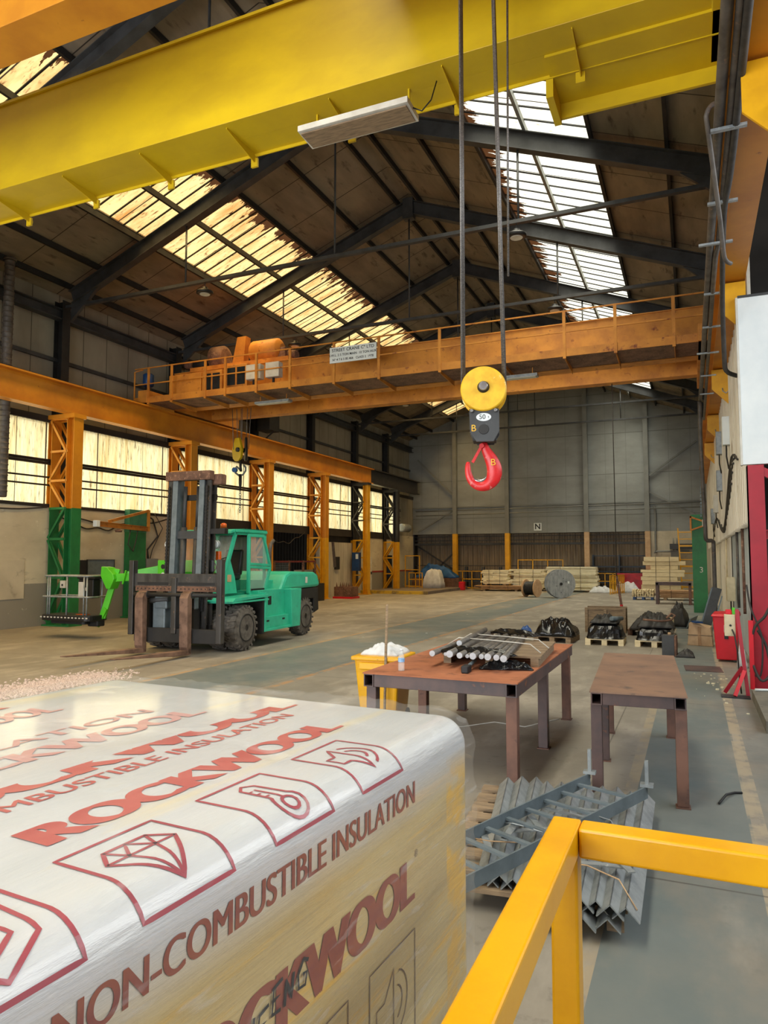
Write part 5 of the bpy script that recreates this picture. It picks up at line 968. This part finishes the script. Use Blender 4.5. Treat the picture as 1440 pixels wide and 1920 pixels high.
for i in range(6):
    y = 15 + i * .5; P_ = [(.82, y + j * (1.3 + .2 * i), 3.9 - .05 * i + .9 * math.sin(j * .9 + i * .6) * (.55 if j else .3) - j * .12) for j in range(8)]
    tube_thing('loose_cable', 'tangled dark cable on the ribbed cladding, %s of the tangle from above' % names[i], 'cable', P_, .022, 'cable', 'tangled cables on the ribbed cladding', 6)
for i, (y, c_) in enumerate(((16.2, 'rust'), (18.2, 'pipe'), (24.0, 'beige'))): tube_thing('wall_pipe', ['rusty orange pipe running down the pale blue boards', 'dark pipe running down the pale blue boards', 'pale pipe down the lower ribbed wall'][i], 'pipe', [(.93, y, 2.75), (.93, y, .9)], .03, c_, 'pipes down the right wall')
t = thing('meter_box', 'beige meter box with looped wires behind the red bin', 'box', (.85, 20.2, .95)); MB().box(-.1, .1, -.22, .22, 0, .6).build('enclosure', 'beige', t, .01); MB().path([(0, -.1, 0), (0, -.12, -.3), (0, .05, -.35), (0, .1, 0)], .015, 6).build('loop', 'cable', t)
# green post with jib bracket
t = thing('green_post', 'broad green steel post with an orange triangular arm near the right wall', 'post', (.22, 29.7, 0))
MB().ibeam((0, 0, 0), (0, 0, 3.55), .5, .5, .016, .02, up=(1, 0, 0)).build('shaft', 'green', t); MB().box(-.25, .25, -.26, -.24, 0, 3.55).build('face_plate', 'green', t); MB().box(-.28, .28, -.28, .28, 3.55, 3.7).build('head', 'green', t)
q = MB(); q.bar((-.28, -.3, 3.65), (-.28, -.3, 3.1), .06, .06, up=(0, 1, 0)); q.bar((-.3, -.3, 3.62), (.2, -.3, 3.42), .06, .06, up=(0, 1, 0)); q.bar((-.3, -.3, 3.1), (.25, -.3, 3.3), .06, .14, up=(0, 1, 0)); q.build('jib_bracket', 'orange_old', t); MB().box(.12, .3, -.4, -.28, 3.25, 3.5).build('hoist_box', 'offwhite', t); text('painted_number', '3', .3, 'offwhite', t, facing((.05, -.265, 1.6)), .001)

# ------------------------------------------------------------ goods on the open floor
def pallet(nm, lb, loc, rz, w, d, m='wood', grp='wooden pallets in the hall'):
    t = thing(nm, lb, 'pallet', loc, rz, grp); q = MB(); n = 7
    for i in range(n): q.box(-w / 2, w / 2, -d / 2 + i * d / n, -d / 2 + (i + .75) * d / n, .12, .145)
    q.build('deck', m, t)
    for x in (-w / 2, -.06, w / 2 - .12): MB().box(x, x + .12, -d / 2, d / 2, 0, .12).build('bearer', m, t)
    return t
def wrapped(lb, loc, rz, sx, sy, h, m, seed):
    q = MB(); n = 26; R_ = []
    L = [(0, 1.06), (.12, 1.02), (.35, .96), (.6, .92), (.8, .84), (.93, .66), (1.0, .3)]
    for (zf, sc) in L:
        ring = []
        for i in range(n * 2):
            a = 2 * PI * i / (n * 2); c, s = math.cos(a), math.sin(a); e = 1 / max(abs(c), abs(s)) ** .75; nn = 1 + .07 * mnoise.noise(Vector((c * 3 + seed, s * 3, zf * 4))) ; ring.append(q.bm.verts.new((c * e * sx * sc * nn, s * e * sy * sc * nn, h * zf * (1 + .12 * mnoise.noise(Vector((c * 2, s * 2, seed))) if zf > .5 else 1))))
        R_.append(ring)
    q.loft(R_, True, False); o = q.build('film_wrapped_load', m); o.location = loc; o.rotation_euler = (0, 0, rz); return tag(o, lb, 'wrapped load', 'film-wrapped loads on pallets')
pallet('pallet', 'fresh pallet under the left black film-wrapped load', (-1.98, 18.0, 0), math.radians(2), .86, 1.2); wrapped('black film-wrapped load on the fresh pallet, left of the pair', (-1.98, 18.0, .15), math.radians(2), .42, .6, .36, 'film', 3)
crumple('pipe_offcuts', 'dark crumpled sheet on top of the left wrapped load', 'sheet', (-1.98, 17.9, .5), .32, .4, .14, 'tarp', 31, 22, .6)
tag(MB((-1.75, 17.6, .6)).tube((-1.8, 17.5, .62), (-1.6, 17.9, .6), .05, 14).build('pipe_offcut', 'galv_dull'), 'short grey pipe offcut on the left wrapped load', 'pipe').location = (-1.75, 17.6, .6)
pallet('pallet', 'fresh pallet under the right black film-wrapped load beside the grey box', (-.85, 18.0, 0), math.radians(-2), .84, 1.1); wrapped('black film-wrapped load on the right pallet beside the grey box', (-.85, 18.0, .15), math.radians(-2), .41, .55, .3, 'film', 5)
crumple('black_tarp', 'crumpled black tarp heaped on the right wrapped load', 'tarp', (-.85, 18.1, .43), .4, .5, .26, 'tarp', 13, 30, .35)
tag(MB((-.8, 17.6, .5)).path([(-1.1, 17.5, .62), (-.7, 17.45, .6), (-.5, 17.6, .62), (-.42, 17.7, .72), (-.5, 17.75, .76), (-.6, 17.65, .66)], .022, 8).build('copper_hose', 'rust'), 'reddish looped hose on the right wrapped load', 'hose').location = (-.8, 17.6, .5)
pallet('pallet', 'low dark pallet under the grey tarp between the wrapped loads', (-1.2, 20.6, 0), 0, .9, 1.1, 'rust'); crumple('grey_tarp', 'dark grey tarp heap behind the right wrapped load', 'tarp', (-1.05, 20.5, .15), .55, .6, .36, 'tarp', 17, 28, .3)
pallet('pallet', 'dark pallet under the film heap behind the long rusted table', (-3.15, 18.0, 0), math.radians(-4), .9, 1.0, 'wood_old'); crumple('black_tarp', 'black film heap on a pallet just behind the long rusted table', 'tarp', (-3.15, 18.0, .145), .48, .52, .34, 'film', 19, 30, .25, power=4)
t = thing('crate', 'open slatted wooden crate behind the left wrapped load', 'crate', (-2.28, 20.9, 0), math.radians(2))
for s_ in (-1, 1): MB().box(-.5, .5, s_ * .36 - .012, s_ * .36 + .012, .12, .62).build('side', 'wood_old', t); MB().box(s_ * .5 - .012, s_ * .5 + .012, -.36, .36, .12, .62).build('end', 'wood_old', t)
for x in (-.5, 0, .5): [MB().box(x - .04, x + .04, s_ * .4 - .02, s_ * .4 + .02, 0, .66).build('corner_stud', 'wood_old', t) for s_ in (-1, 1)]
for s_ in (-1, 1): MB().box(-.54, .54, s_ * .38 - .03, s_ * .38 + .03, .62, .67).build('top_rail', 'wood_old', t)
MB().box(-.5, .5, -.36, .36, .1, .13).build('floor_board', 'wood_old', t)
t = thing('open_tray', 'long open tray with a timber end left of the green post', 'tray', (-.45, 23.0, 0), math.radians(-8)); q = MB(); q.prism([(-.3, 0), (.3, .0), (.42, .3), (.38, .3), (.28, .03), (-.3, .03)], (0, -.5, 0), (1, 0, 0), (0, 0, 1), (0, 1.4, 0)); q.build('tray', 'galv_dull', t); MB().box(-.3, -.05, -.52, -.45, .03, .32).build('timber_end', 'wood', t)
crumple('dark_sheeting', 'bundled dark sheeting standing in the open tray', 'sheeting', (-.45, 23.1, .03), .26, .5, .58, 'tarp', 23, 28, .18, rz=math.radians(-8), power=2.6)
# hoist chain with pendant hanging in the hall
t = thing('pendant_control', 'long thin pendant cable with a red tipped control box hanging in the hall', 'pendant', (-2.03, 22.7, .6)); MB().tube((-.35, 0, 2.2), (-.35, -5.3, 7.3), .012, 6).build('upper_cable', 'cable', t) if False else MB().tube((-.12, 0, .9), (-.14, 0, 6.82), .014, 6).build('cable', 'cable', t)
MB().bar((.0, 0, .02), (-.12, 0, .9), .07, .07, up=(0, 1, 0)).build('control_box', 'rust', t); MB().lathe((.0, 0, -.03), (0, 0, 1), [(0, .04), (.07, .05)], 12).build('red_tip', 'redbin', t)

# ------------------------------------------------------------ far end
def stack(lb, cat, loc, rz, w, d, rows, per, m, seed, grp, hh=.09, ragged=.12):
    """a tied pack: each board of the front face is its own child"""
    random.seed(seed); t = thing('timber_pack', lb, cat, loc, rz, grp); z = .12
    for x in (-w * .35, w * .35): MB().box(x - .08, x + .08, -d / 2, d / 2, 0, .12).build('bearer', 'wood_old', t)
    for r_ in range(rows):
        h = hh * random.uniform(.7, 1.3); x = -w / 2 + random.uniform(-ragged, ragged); e = w / 2 + random.uniform(-ragged, ragged); cut = [x] + sorted(random.uniform(x + .2, e - .2) for _ in range(per - 1)) + [e]
        for a, b in zip(cut, cut[1:]): MB().box(a, b - .015, -d / 2 + random.uniform(-.06, .06), d / 2 + random.uniform(-.1, .1), z, z + h - .012).build('board', m, t)
        z += h
    for x in (-w * .22, w * .18): MB().box(x - .01, x + .01, -d / 2 - .08, -d / 2 - .07, .1, z).build('strap', 'ink', t)
    return t
G_ = 'timber packs at the far end'
stack('pale timber pack on brown sheets, leftmost at the far end', 'timber', (-11.7, 45.3, .32), 0, 1.75, .9, 10, 2, 'wood_pale', 1, G_, .1)
stack('brown plywood sheets under the leftmost timber pack', 'plywood', (-11.3, 44.9, 0), math.radians(3), 2.9, 1.1, 7, 1, 'ply', 2, G_, .03, .3)
stack('pale timber pack between the left pack and the cable drums', 'timber', (-9.8, 46.0, 0), 0, 2.2, .8, 12, 2, 'wood_pale', 3, G_, .105, .25)
stack('tallest pale timber pack behind the big cable drum', 'timber', (-6.9, 45.4, 0), 0, 3.0, 1.1, 15, 1, 'wood_pale', 4, G_, .105, .08)
stack('tall loose timber stack with dark gaps behind the far table', 'timber', (-1.55, 43.2, 0), 0, 1.8, .9, 9, 1, 'wood', 5, G_, .2, .3)
pl = pallet('pallet', 'blue pallet under the short timber sticks', (-2.33, 38.0, 0), 0, .95, .9, 'blue')
t = thing('stick_pile', 'short sawn sticks piled on the blue pallet', 'timber', (-2.33, 38.0, .145)); random.seed(8)
for r_ in range(5):
    for i in range(9): MB().box(-.52 + i * .115 + random.uniform(-.02, .02), -.43 + i * .115, -.42 + random.uniform(-.05, .05), .42, r_ * .075, r_ * .075 + random.uniform(.05, .07)).build('stick', 'wood', t)
stack('brown boards stacked under and behind the far table', 'boards', (-.55, 38.2, 0), 0, 2.2, 1.0, 7, 1, 'ply', 9, G_, .06, .15)
t3 = table('work_table', 'third steel table, far away beside the green post', (-.85, 34.2, 0), 0, 1.5, 1.2, .98, 'scale', 'scale', [(.68, .1), (-.68, .1), (.68, 1.1), (-.68, 1.1)], .12, .12)
t = thing('cable_drum', 'big grey cable drum with boarded flange at the far end', 'cable drum', (-6.3, 37.5, 0), math.radians(22)); r = .74
def flange(nm, y, rad, th, m, par): 
    f = MB().lathe((0, y, rad), (0, 1, 0), [(0, rad - .01), (.01, rad), (th, rad)], 56).build(nm, m, par); return f
f = flange('near_flange', 0, r, .06, 'wood_grey', t); flange('far_flange', .62, r, .06, 'wood_grey', t); MB().lathe((0, .06, r), (0, 1, 0), [(0, .55), (.56, .55)], 36).build('barrel', 'wood_old', t); MB().lathe((0, -.03, r), (0, 1, 0), [(0, .07), (.03, .07)], 18).build('spindle', 'ink', f)
for a, rr_ in ((.4, .28), (1.2, .3), (3.6, .25), (4.7, .45)): MB().lathe((math.cos(a) * rr_, -.012, r + math.sin(a) * rr_), (0, 1, 0), [(0, .022), (.012, .022)], 10).build('bolt', 'ink', f)
MB().box(.34, .42, -.008, 0, r + .02, r + .14).build('white_label', 'white', f)
t = thing('cable_drum', 'small wooden drum of black cable at the far end', 'cable drum', (-7.95, 38.1, 0), math.radians(72)); r = .47
for y, nm in ((-.36, 'flange'), (.32, 'flange')): flange(nm, y, r, .05, 'ply', t)
q = MB()
for i in range(11): q.lathe((0, -.31 + i * .057, r), (0, 1, 0), [(0, .33), (.014, .36), (.043, .36), (.057, .33)], 30)
q.build('black_cable', 'black', t); MB().path([(.3, -.1, .3), (.42, .0, .1), (.44, .1, .08), (.36, .15, .3)], .028, 8).build('loose_turn', 'black', t)
crumple('big_bag', 'white woven bulk bag slumped on the raised kerb, left of the yellow barriers', 'bulk bag', (-15.4, 43.6, .17), .62, .5, 1.15, 'bag', 41, 30, .06, power=5)
crumple('big_bag', 'white woven bulk bag lying on the floor left of the red skip', 'bulk bag', (-3.75, 46.0, 0), .75, .6, .8, 'bag', 42, 30, .12, power=2.2)
crumple('white_sheet', 'flat white crumpled sheet on the floor in front of the tallest timber pack', 'sheet', (-5.1, 44.8, 0), .75, .35, .3, 'bag', 43, 26, .5)
crumple('blue_tarp', 'blue tarp over goods in the far left corner', 'tarp', (-16.1, 46.1, .75), 1.5, .5, .75, 'blue_tarp', 44, 26, .4, power=2)
tag(MB((-16.2, 46.1, .17)).box(-17.7, -14.4, 45.6, 46.6, .17, .76).build('red_crate_row', 'rust'), 'rusty red crates under the blue tarp in the far left corner', 'crate').location = (-16.2, 46.1, .17)
tag(MB((-13.9, 44.8, 0)).box(-14.1, -13.75, 44.7, 45.1, 0, .55).build('red_can', 'redbin', None, .03), 'small red can between the bulk bag and yellow barrier', 'can').location = (-13.9, 44.8, 0)
M['skip'] = mat('red skip paint', (176, 30, 44), (140, 24, 36), 3, rough=.5)
t = thing('skip', 'low red steel skip in front of the far recess on the right', 'skip', (-3.1, 46.1, 0)); q = MB(); q.prism([(-1.3, 1.15), (1.0, 1.15), (.75, .2), (-.8, .2)], (0, -.4, 0), (1, 0, 0), (0, 0, 1), (0, .9, 0)); q.build('hopper', 'skip', t, .02); MB().box(-.8, .7, -.3, .4, 0, .2).build('base_frame', 'steel_black', t)
def barrier(lb, loc, rz, w, h, n, m='yellow'):
    t = thing('barrier', lb, 'barrier', loc, rz, 'yellow barriers at the far end')
    for z in (.1, h * .55, h - .03): MB().bar((0, 0, z), (w, 0, z), .05, .05).build('rail', m, t)
    for i in range(n + 1): MB().bar((w * i / n, 0, 0), (w * i / n, 0, h), .05, .05, up=(0, 1, 0)).build('upright', m, t)
barrier('yellow barrier left of the leftmost timber pack', (-15.0, 46.4, 0), 0, 2.6, 1.25, 4); barrier('tall yellow frame behind the middle timber pack', (-10.6, 46.6, 0), 0, 2.9, 2.0, 3)
barrier('yellow barrier between the tallest timber pack and the skip', (-5.6, 46.7, 0), 0, 1.9, 1.15, 4); barrier('yellow slatted barrier end seen beside the pendant control', (-4.4, 42.6, 0), math.radians(75), 2.2, 1.1, 8)
barrier('tall yellow gate frame on the kerb in the far left corner', (-17.4, 43.6, .17), 0, 1.0, 2.1, 1); barrier('low yellow guard below the gate frame in the far left corner', (-16.9, 43.0, .17), 0, .9, 1.0, 2)
for i, (x, lb) in enumerate(((-5.9, 'blue steel rack in the right half of the far recess'), (-14.4, 'dark blue rack low in the left half of the far recess'))):
    M['rackblue'] = M.get('rackblue') or mat('dark blue grey rack paint', (52, 68, 86), (40, 52, 66), 3); t = thing('storage_rack', lb, 'rack', (x, 47.2, 0), group='racks in the far recess'); w_, h_ = (3.2, 2.3) if i == 0 else (2.4, 1.5)
    for xx in (0, w_ / 2, w_): [MB().bar((xx, yy, 0), (xx, yy, h_), .07, .07, up=(0, 1, 0)).build('upright', 'rackblue', t) for yy in (0, .5)]
    for z in (.5, 1.2, 1.5, 2.2)[: 4 if i == 0 else 2]: MB().box(0, w_, 0, .5, z, z + .06).build('shelf', 'rackblue', t)
t = thing('step_ladder', 'tall yellow access ladder against the cream part of the far wall', 'ladder', (-.75, 45.2, 0))
for dx in (0, .75): MB().bar((dx + .12, 0, 0), (dx - .05, .3, 3.85), .07, .09).build('stile', 'yellow', t)
for i in range(9): MB().bar((.1 - .02 * i, .03 * i, .4 + i * .4), (.85 - .02 * i, .03 * i, .4 + i * .4), .07, .05 if i % 3 else .1).build('tread', 'yellow', t)
t = thing('wall_cabinet', 'grey electrical cabinet on the cream part of the far wall', 'cabinet', (-1.0, 46.9, 2.0)); MB().box(-.25, .25, -.1, .08, 0, .55).build('enclosure', 'grey_steel', t); MB().tube((-.1, -.02, .55), (-.1, -.02, 1.3), .03, 8).build('riser', 'grey_steel', t); MB().tube((.1, -.02, .55), (.1, -.02, 1.3), .03, 8).build('riser', 'grey_steel', t)
tube_thing('wall_conduit', 'pale conduit with a right-angle bend at the right end of the far wall', 'pipe', [(-2.2, 46.85, 5.2), (-2.1, 46.85, 5.1), (-2.1, 46.85, 2.6), (-2.0, 46.85, 2.5), (-.2, 46.85, 2.5)], .06, 'grey_steel')
tag(MB((-.6, 46.6, 2.7)).box(-1.3, .1, 46.5, 46.95, 2.62, 2.95).build('wall_heater', 'steel_dark'), 'long dark heater box on the cream part of the far wall', 'heater').location = (-.6, 46.6, 2.7)

# ------------------------------------------------------------ left-hand side
t = thing('air_duct', 'grey spiral air duct hanging at the left picture edge', 'duct', (-17.75, 13.95, 3.75))
q = MB(); prof = [(0, .12)]; z = .05
while z < 6.75: prof += [(z, .135), (z + .1, .135), (z + .11, .146), (z + .13, .146), (z + .14, .135)]; z += .15
q.lathe((0, 0, 0), (0, 0, 1), prof + [(6.8, .12)], 24); q.build('spiral_tube', 'pipe', t); MB().lathe((0, 0, 6.8), (0, 0, 1), [(0, .17), (.05, .18), (.08, .15)], 24).build('end_collar', 'pipe', t)
t = thing('jib_column', 'broad green plate column carrying the small orange jib', 'column', (-17.95, 19.5, 0)); MB().box(-.17, .05, -.42, .4, 0, 3.72).build('plate', 'green', t); MB().box(-.2, .12, -.5, .48, 0, .04).build('base', 'green', t); M['greenlight'] = mat('faded green paint', (64, 130, 100), (48, 112, 84), 3, rough=.5); MB().box(-.18, .052, -.43, .41, 2.95, 3.74).build('faded_top', 'greenlight', t)
t = thing('jib_arm', 'small orange swing jib arm fixed to the broad green column', 'jib crane', (-17.85, 19.95, 3.0)); d_ = (.75, -3.1, 0)
MB().bar((0, 0, .0), (0, 0, .76), .08, .08, up=(0, 1, 0)).build('mast_bar', 'orange_old', t); MB().ibeam((0, 0, .08), (.75, -3.1, .12), .1, .16, .012, .016).build('arm', 'orange_old', t); MB().bar((0, 0, .74), (.6, -2.5, .22), .04, .09).build('tie', 'orange_old', t)
MB().box(.7, .85, -3.25, -3.1, .02, .22).build('end_box', 'white', t, .01); MB().lathe((.45, -1.9, -.1), (0, 0, 1), [(0, .1), (.06, .12), (.1, .05)], 16).build('trolley', 'rust', t); MB().path([(.3, -1.2, .0), (.3, -1.3, -.5), (.25, -1.0, -.72), (.2, -.8, -.3), (.2, -.75, 0)], .018, 6).build('cable_loop', 'cable', t)
t = thing('notice_board', 'grey framed notice board on the rendered wall behind the lift basket', 'board', (-18.13, 18.0, 1.3)); MB().box(0, .03, -.55, .6, 0, .68).build('panel', 'galv_dull', t); [MB().box(0, .05, a, b, c, d).build('frame_edge', 'steel_dark', t) for a, b, c, d in ((-.57, .62, -.02, 0), (-.57, .62, .68, .7), (-.57, -.55, 0, .68), (.6, .62, 0, .68))]
tag(MB((-18.1, 17.2, 1.1)).box(-18.14, -18.1, 17.0, 17.42, 1.1, 1.98).build('dark_board', 'ink'), 'dark tool board on the rendered wall left of the notice board', 'board').location = (-18.1, 17.2, 1.1)
t = thing('distribution_box', 'grey electrical cabinet on the wall right of the broad green column', 'cabinet', (-18.15, 20.3, 1.25)); MB().box(0, .22, -.32, .3, 0, .78).build('enclosure', 'grey_steel', t, .01); MB().path([(.1, -.1, .78), (.1, -.15, 1.1), (.12, .35, 1.6), (.1, .1, 2.2), (.08, -.3, 2.4)], .03, 8).build('supply_cable', 'cable', t); MB().path([(.1, .0, .78), (.1, .1, 1.1), (.12, .6, 1.9), (.1, .2, 2.4)], .016, 8).build('supply_cable', 'cable', t)
tag(MB((-18.1, 14.6, 1.4)).box(-18.15, -18.135, 12.0, 15.1, .85, 1.98).build('patched_panel', 'cream'), 'paler patched rectangle on the rendered wall at the left edge', 'panel').location = (-18.1, 14.6, 1.4)
t = thing('switch_box', 'small white switch box on the green foot of the near lattice column', 'switch box', (-17.3, 15.78, 1.15)); MB().box(-.1, .1, -.05, .03, 0, .22).build('enclosure', 'offwhite', t, .01); MB().box(-.03, .03, -.055, -.05, .06, .12).build('knob', 'ink', t)
for i, (z0, z1, lb) in enumerate(((5.02, 5.35, 'top conduit run across the side glazing'), (4.93, 5.25, 'second conduit run across the side glazing'), (4.5, 4.85, 'third conduit run across the side glazing'), (4.26, 4.6, 'lowest conduit run across the side glazing'))):
    tube_thing('glazing_conduit', lb, 'pipe', [(-18.13, -7.5, z0 - .05), (-18.13, 14, z0), (-18.13, 44.5, z1)], .045 if i < 2 else .028, 'steel_black', 'conduits across the side glazing')
for i, (y0, z0, y1, dz) in enumerate(((8, 3.6, 15.8, .25), (15.9, 3.5, 19.8, .5), (16.2, 3.5, 21.2, .35), (23, 3.4, 26.5, .7), (27.5, 3.4, 31.6, .6))):
    tube_thing('slack_cable', 'dark cable sagging below the side glazing, %s from the left' % names[i], 'cable', [(-18.12, y0 + (y1 - y0) * j / 8, z0 - dz * math.sin(PI * j / 8) * (1 + .2 * math.sin(j * 3))) for j in range(9)], .022, 'cable', 'slack cables below the side glazing', 6)
t = thing('mesh_cage', 'dark red mesh guard cage behind the forklift bonnet', 'cage', (-17.4, 29.2, 0))
for y in (-1.6, -.3, 1.0, 2.2): MB().bar((0, y, 0), (0, y, 1.95), .08, .08, up=(0, 1, 0)).build('upright', 'rust', t)
M['cagered'] = mat('faded dark red paint', (118, 44, 44), (92, 36, 36), 3, rough=.6)
for z in (.1, 1.9): MB().bar((0, -1.6, z), (0, 2.2, z), .06, .08).build('rail', 'cagered', t)
q = MB()
for i in range(13): q.bar((0, -1.5 + i * .1, .2), (0, -1.5 + i * .1, 1.85), .014, .014, up=(0, 1, 0))
for i in range(16): q.bar((0, -1.56, .25 + i * .105), (0, -.34, .25 + i * .105), .014, .014)
tag(q.build('mesh', 'galv_dull', t), kind='stuff'); MB().box(-.03, .0, .2, .9, .2, 1.5).build('sheet', 'grey_steel', t); MB().box(-.03, .0, 1.1, 2.0, .2, 1.5).build('sheet', 'grey_steel', t); MB().box(-.25, -.05, -2.4, -1.7, .1, 1.7).build('white_sheet', 'offwhite', t)
t = thing('scrap_bin', 'rusty open bin full of jagged offcuts behind the forklift', 'bin', (-16.5, 33.1, 0)); MB().box(-.5, .5, -.4, .4, .1, .6).build('body', 'rust', t); random.seed(2)
for i in range(8): q = MB(); q.prism([(0, 0), (.1, 0), (.05, .25)], (-.45 + i * .11, -.3 + (i % 3) * .2, .58), (1, 0, 0), (0, 0, 1), (0, .02, 0)); q.build('offcut', 'rust', t)
MB().box(-.55, .55, -.45, .45, 0, .1).build('pallet_base', 'redbin', t)
tag(MB((-17.0, 30.5, 0)).box(-17.3, -16.6, 30.2, 30.9, 0, .85).build('dark_crate', 'shade'), 'dark box standing between the cage and the scrap bin', 'box').location = (-17.0, 30.5, 0)
t = thing('blue_cabinet', 'blue first aid cabinet fixed to the yellow foot of a lattice column', 'cabinet', (-17.7, 36.9, 1.35)); MB().box(-.25, .2, -.2, .1, 0, 1.05).build('body', 'blue', t, .01); MB().box(.0, .16, -.21, -.2, .68, .96).build('notice', 'white', t)
for n_, y, z1, m, lb in ((1, 39.4, 2.0, 'offwhite', 'door_1'), (2, 42.6, 2.1, 'glass_dark', 'door_2')):
    o = MB().box(-18.16, -18.1, y - .42, y + .42, .17, z1 + .17).build(lb, m); struct(o); MB().box(-18.1, -18.04, y + .25, y + .3, 1.1, 1.25).build('door_handle', 'steel_dark', o)
tag(MB((-18.0, 34.4, 1.5)).box(-18.14, -18.05, 34.9, 35.4, 1.45, 2.15).build('dark_window_box', 'ink'), 'small dark window in the flaking white boards', 'window').location = (-18.0, 34.4, 1.5)
tag(MB((-17.0, 32.6, 1.8)).bar((-16.98, 32.5, 2.9), (-16.9, 32.6, 1.6), .14, .05, up=(0, 1, 0)).build('hanging_channel', 'pipe'), 'grey channel hung on the lattice column beside the white boards', 'channel').location = (-17.0, 32.6, 1.8)
t = thing('fan_heater', 'pale cylindrical heater mounted on the far left wall', 'heater', (-17.7, 44.2, 4.1)); MB().lathe((0, -.5, 0), (0, 1, 0), [(0, .2), (.05, .28), (1.1, .28), (1.15, .2)], 24).build('drum', 'galv', t); MB().box(-.45, -.2, -.1, .1, -.05, .05).build('bracket', 'steel_dark', t)
for i, (y, z) in enumerate(((27.3, 8.2), (21.9, 7.9))): t = thing('wall_unit', ['dark box heater bracketed on the upper left wall, farther', 'dark box heater bracketed on the upper left wall, under the crane'][i], 'heater', (-17.6, y, z - .4), group='box heaters on the upper left wall'); MB().box(-.35, .35, -.4, .4, 0, .8).build('body', 'steel_black', t, .03); MB().bar((.3, 0, 0), (-.4, 0, -.5), .05, .05).build('bracket', 'steel_black', t)
# loose pinkish fill spilled on the floor
q = MB(); random.seed(12)
for i in range(3200):
    f = random.random(); x = -9.6 + .2 * f + random.gauss(0, .28); y = 7.2 + 2.3 * f + random.gauss(0, .3); s_ = random.uniform(.008, .022); q.hexa([(x - s_, y - s_, 0), (x + s_, y - s_ * .6, 0), (x + s_ * .8, y + s_, 0), (x - s_ * .7, y + s_, 0), (x - s_ * .5, y - s_ * .5, s_), (x + s_ * .6, y - s_ * .4, s_ * .8), (x + s_ * .4, y + s_ * .5, s_), (x - s_ * .4, y + s_ * .4, s_ * .7)])
o = q.build('loose_fill', 'chips'); tag(o, 'pinkish white loose fill spilled on the floor behind the wrapped pallet', 'loose fill', kind='stuff')
